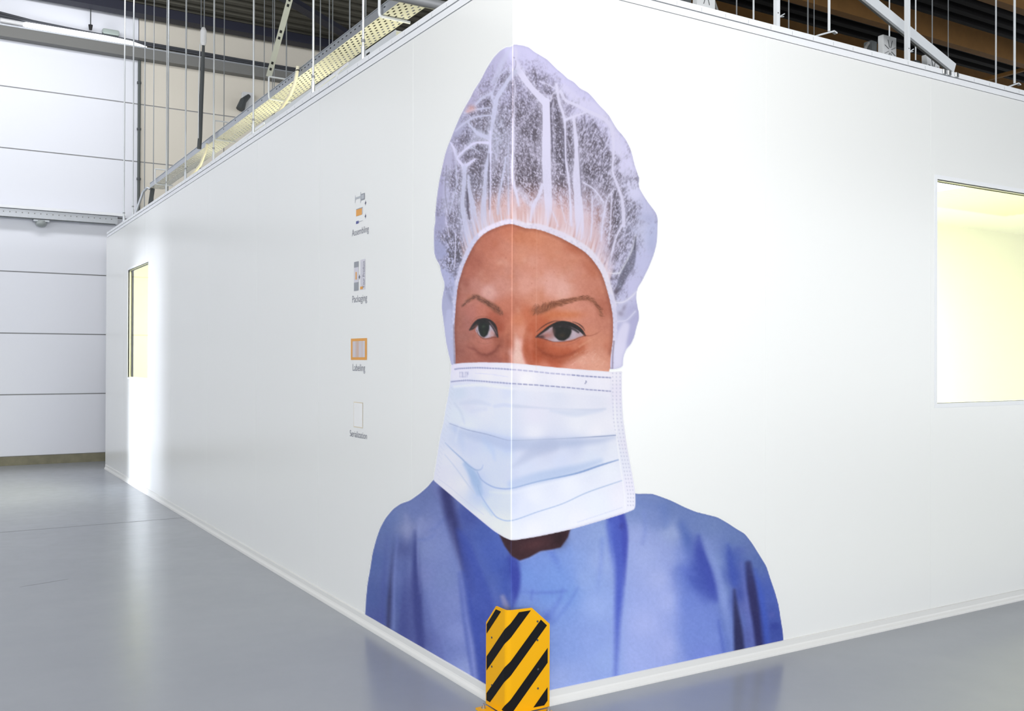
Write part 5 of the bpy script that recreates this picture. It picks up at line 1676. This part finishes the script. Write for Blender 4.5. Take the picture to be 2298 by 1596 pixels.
for dz, r in ((0, .02), (.03, .016)):
    link('cable', T([(-9, YB - .07, 6.08 + dz), (-2.2, YB - .07, 6.13 + dz), (-1.3, YB - .07, 6.07 + dz * 1.3), (-.8, YB - .07, 6.04 + dz * .6), (-.2, YB - .07, 6.02 + dz * .5),
                     (.5, YB - .07, 5.99 + dz), (1.2, YB - .07, 5.985 + dz), (2.0, YB - .07, 5.975 + dz), (6, YB - .07, 5.975 + dz)], r, 8), mat('cable_%d' % int(r * 1000), (66, 68, 74)), cb)
o = link('junction_box', B(.08, .30, YB - .1, YB - .01, 6.05, 6.12, .01), mat('box_green_grey', (150, 160, 156)))
tag(o, 'small grey junction box on the far wall above the strip lamp', 'box')
lampkn = thing('hook_hanger', 'dark hook with thin wire above the strip lamp on the far wall', 'hook', (-.08, YB - .1, 6.1))
link('wire', T([(-.08, YB - .1, 6.1), (-.08, YB - .1, ZC + .02)], .008, 6), DGREY, lampkn)
link('knob', T([(-.08, YB - .1, 6.06), (-.08, YB - .1, 6.13)], [.02, .03], 10), DARK, lampkn)
dp = thing('drain_pipe', 'dark conduit pipe running down the far wall between white and cream panels', 'pipe', (.58, YB - .04, 3.2))
link('pipe', T([(.582, YB - .04, 5.758), (.58, YB - .04, 3.0)], .021, 10), mat('pipe_dark', (74, 80, 78), rough=.5), dp)
for z in (5.42, 4.75, 4.03, 3.42):
    link('pipe_clip', T([(.58, YB - .04, z), (.58, YB - .04, z + .03)], .03, 10), DGREY, dp)
sr = thing('door_rail', 'galvanised sliding door rail with perforated face on the far wall at far left', 'rail', (-1.5, YB - .1, 3.4))
link('rail', B(-9, .28, YB - .15, YB - .002, 3.352, 3.462), GALV, sr)
link('flashing', B(-9, .38, YB - .19, YB - .002, 3.468, 3.506), CAPW, sr)
x = -1.3
while x < .24:
    link('rail_hole', T([(x, YB - .1495, 3.42), (x, YB - .1515, 3.42)], .008, 8), GREY, sr)
    x += .075
link('lower_edge', B(-9, .25, YB - .155, YB - .145, 3.345, 3.356), DGREY, sr)
ds = thing('dome_sensor', 'small grey dome sensor under the door rail on the far wall', 'sensor', (-.69, YB - .1, 3.27))
link('mount', B(-.79, -.59, YB - .14, YB - .02, 3.318, 3.344, .004), GALV, ds)
link('dome', T([(-.69, YB - .08, 3.335), (-.69, YB - .08, 3.29), (-.69, YB - .08, 3.262), (-.69, YB - .08, 3.25)], [.075, .075, .055, .02], 16), mat('dome_grey', (150, 156, 156), rough=.3), ds, True)
sn = thing('wall_siren', 'grey siren with dark horn fixed to the cream part of the far wall', 'siren', (2.12, YB - .1, 5.3))
link('bracket', B(2.06, 2.24, YB - .1, YB - .005, 5.22, 5.52, .01), BOXG, sn)
link('horn', T([(2.15, YB - .11, 5.46), (2.05, YB - .16, 5.36), (2.0, YB - .18, 5.22)], [.03, .05, .065], 12), DGREY, sn)
# navy eaves beam and brace
o = link('eaves_beam', bmesh.new() if False else B(-16, 22, YB - .34, YB - .12, 6.34, 6.47), NAVY)
tag(o, 'dark navy steel beam along the top of the far wall under the roof', 'beam')
o = link('wind_brace', beam(bmesh.new(), (1.6, 9.0, 6.38), (3.9, 10.7, 6.38), .16, .07), NAVY)
tag(o, 'dark navy diagonal roof brace above the cable tray', 'beam')

# ------------------------------------------------ over the right wall
GRP = 'brown purlins under the dark roof'
for k, (y, z) in enumerate(((5.6, 5.72), (4.26, 5.59), (3.06, 5.58))):
    o = link('roof_purlin', B(4.5, 30, y, y + .12, z, z + .285), TIMBER)
    tag(o, 'brown roof purlin above the right wall, %s' % ('the lowest in view', 'the broad middle one', 'the one cut by the top right picture corner')[k], 'beam', GRP)
o = link('cross_beam', beam(bmesh.new(), (11.3, 3.2, 5.62), (11.3, 5.5, 5.62), .05, .05), TIMBER)
tag(o, 'thin ochre cross member low under the roof at far right', 'beam')
GRW = 'white slotted posts on the right wall'
for k, x in enumerate((1.601, 2.638)):
    t = thing('slotted_post', 'white slotted steel post standing on the right wall, %s' % ('the one nearer the mural', 'the one crossing the slanting channel')[k], 'post', (x, .06, 3.1), GRW)
    link('post', B(x - .011, x + .013, .05, .072, 3.1, ZC + .02), WSTEEL, t)
    link('sleeve', B(x - .016, x + .004, .045, .05, 3.1, 3.225), WSTEEL, t)
    for z in (3.125, 3.2):
        link('slot_hole', B(x - .009, x - .004, .0435, .0445, z, z + .006), DARK, t)
    bm = bmesh.new()
    tube(bm, [(x + .012, .06, 3.19), (x + .055, .06, 3.215)], .003, 6)
    tube(bm, [(x + .012, .06, 3.19), (x + .05, .06, 3.20)], .003, 6)
    link('side_arm', bm, ROD, t)
    link('foot_plate', B(x - .02, x + .045, .03, .085, 3.1, 3.116), CAPW, t)
dc = thing('slanting_channel', 'grey steel channel slanting down to the right wall cap', 'channel', (3.46, .35, 3.2))
p_, q_ = Vector((3.470, .33, 3.300)), Vector((2.708, .36, 3.588))
d_ = q_ - p_
link('channel', beam(bmesh.new(), p_, p_ + d_ * 4.5, .018, .062), WSTEEL, dc)
link('dark_side_strip', beam(bmesh.new(), p_ + Vector((.006, .03, .016)), p_ + d_ * 4.5 + Vector((.006, .03, .016)), .04, .05), GREY, dc)  # separate dark strip makes the channel's upper side darker
link('foot_block', beam(bmesh.new(), p_ + Vector((.02, .03, -.02)), p_ + Vector((.02, .03, -.07)), .05, .05), GREY, dc)
cl_ = thing('rail_clamp', 'bright metal clamp pair on the right wall cap under the slanting channel', 'clamp', (2.93, -.012, 3.09))
for x in (2.86, 2.905, 2.975):
    link('clamp_jaw', B(x, x + .028, -.016, -.0065, 3.083, 3.112, .003), SILV, cl_)
GRX = 'white cable boxes on the clean room roof'
for k, (x0, x1, zt) in enumerate(((1.470, 1.600, 3.53), (3.007, 3.136, 3.482), (3.441, 3.575, 3.432))):
    t = thing('cable_box', 'white cable box with star shaped lines on the roof, %s' % ('the one nearest the mural', 'the middle one', 'the one behind the slanting channel')[k], 'box', (x0, .55, 2.94), GRX)
    z0 = zt - .40
    link('box_body', B(x0, x1, .5, .54, z0 - .15, zt, .003), BOXG, t)
    xc, zc, R = (x0 + x1) / 2, zt - .09, .055
    for a in range(8):
        an = a * math.pi / 4 + .39
        c, s = math.cos(an), math.sin(an)
        link('knock_out_line', beam(bmesh.new(), (xc + .014 * c, .4985, zc + .018 * s), (xc + R * c, .4985, zc + R * 1.25 * s), .002, .0045, (0, 1, 0)), DGREY, t)
    link('dark_side_block', B(x0 - .06, x0 - .004, .54, .60, z0 - .15, zt - .035, .004), DGREY, t)  # dark block beside the body gives the box a darker left side
    link('side_conduit', T([(x0 - .06, .56, zt - .05), (x0 - .10, .55, zt - .085), (x0 - .125, .55, zt - .15), (x0 - .125, .55, z0 - .1)], .009, 8), GREY, t)
    link('side_conduit', T([(x1, .56, zt - .06), (x1 + .04, .55, zt - .10), (x1 + .075, .55, zt - .17), (x1 + .08, .55, z0 - .1)], .007, 8), GREY, t)
GRR = 'thin rods above the right wall'
for k, (x, y, r) in enumerate(((2.056, .8, .004), (2.196, .8, .0055), (2.499, .8, .004), (2.671, .8, .0045), (2.90, .95, .003), (3.465, .8, .005), (3.745, .8, .005), (3.928, .8, .004), (5.0, 1.4, .004), (4.685, .8, .006))):
    o = link('thin_rod', T([(x, y, 2.94), (x, y, ZC + .02)], r, 6), WSTEEL if k in (1, 5, 6, 9) else RODG)
    tag(o, 'thin rod before the brown purlins, %s from the mural side' % ORD[k], 'rod', GRR)
GRH = 'rods with hook arms above the right wall'
for k, (x, z) in enumerate(((2.215, 3.283), (4.0, 3.268))):
    t = thing('hook_rod', 'steel rod with flat hook arm above the right wall, %s' % ('left of the white cable box', 'near the right picture edge')[k], 'rod', (x, .25, z), GRH)
    link('rod', T([(x, .25, z), (x, .25, ZC + .02)], .0075, 8), WSTEEL, t)
    link('hook_arm', beam(bmesh.new(), (x - .10, .25, z - .043), (x + .035, .25, z + .006), .02, .008), WSTEEL, t)
    link('hook_tip', beam(bmesh.new(), (x + .034, .25, z + .005), (x + .058, .25, z - .002), .02, .008), WSTEEL, t)
# scuffs on the floor
o = link('floor_scratch', beam(bmesh.new(), (-1.53, 3.46, .0003), (-1.24, 3.545, .0003), .005, .0004), mat('scratch', (118, 122, 128)))
tag(o, 'short thin scratch on the grey floor at far left', 'scratch')
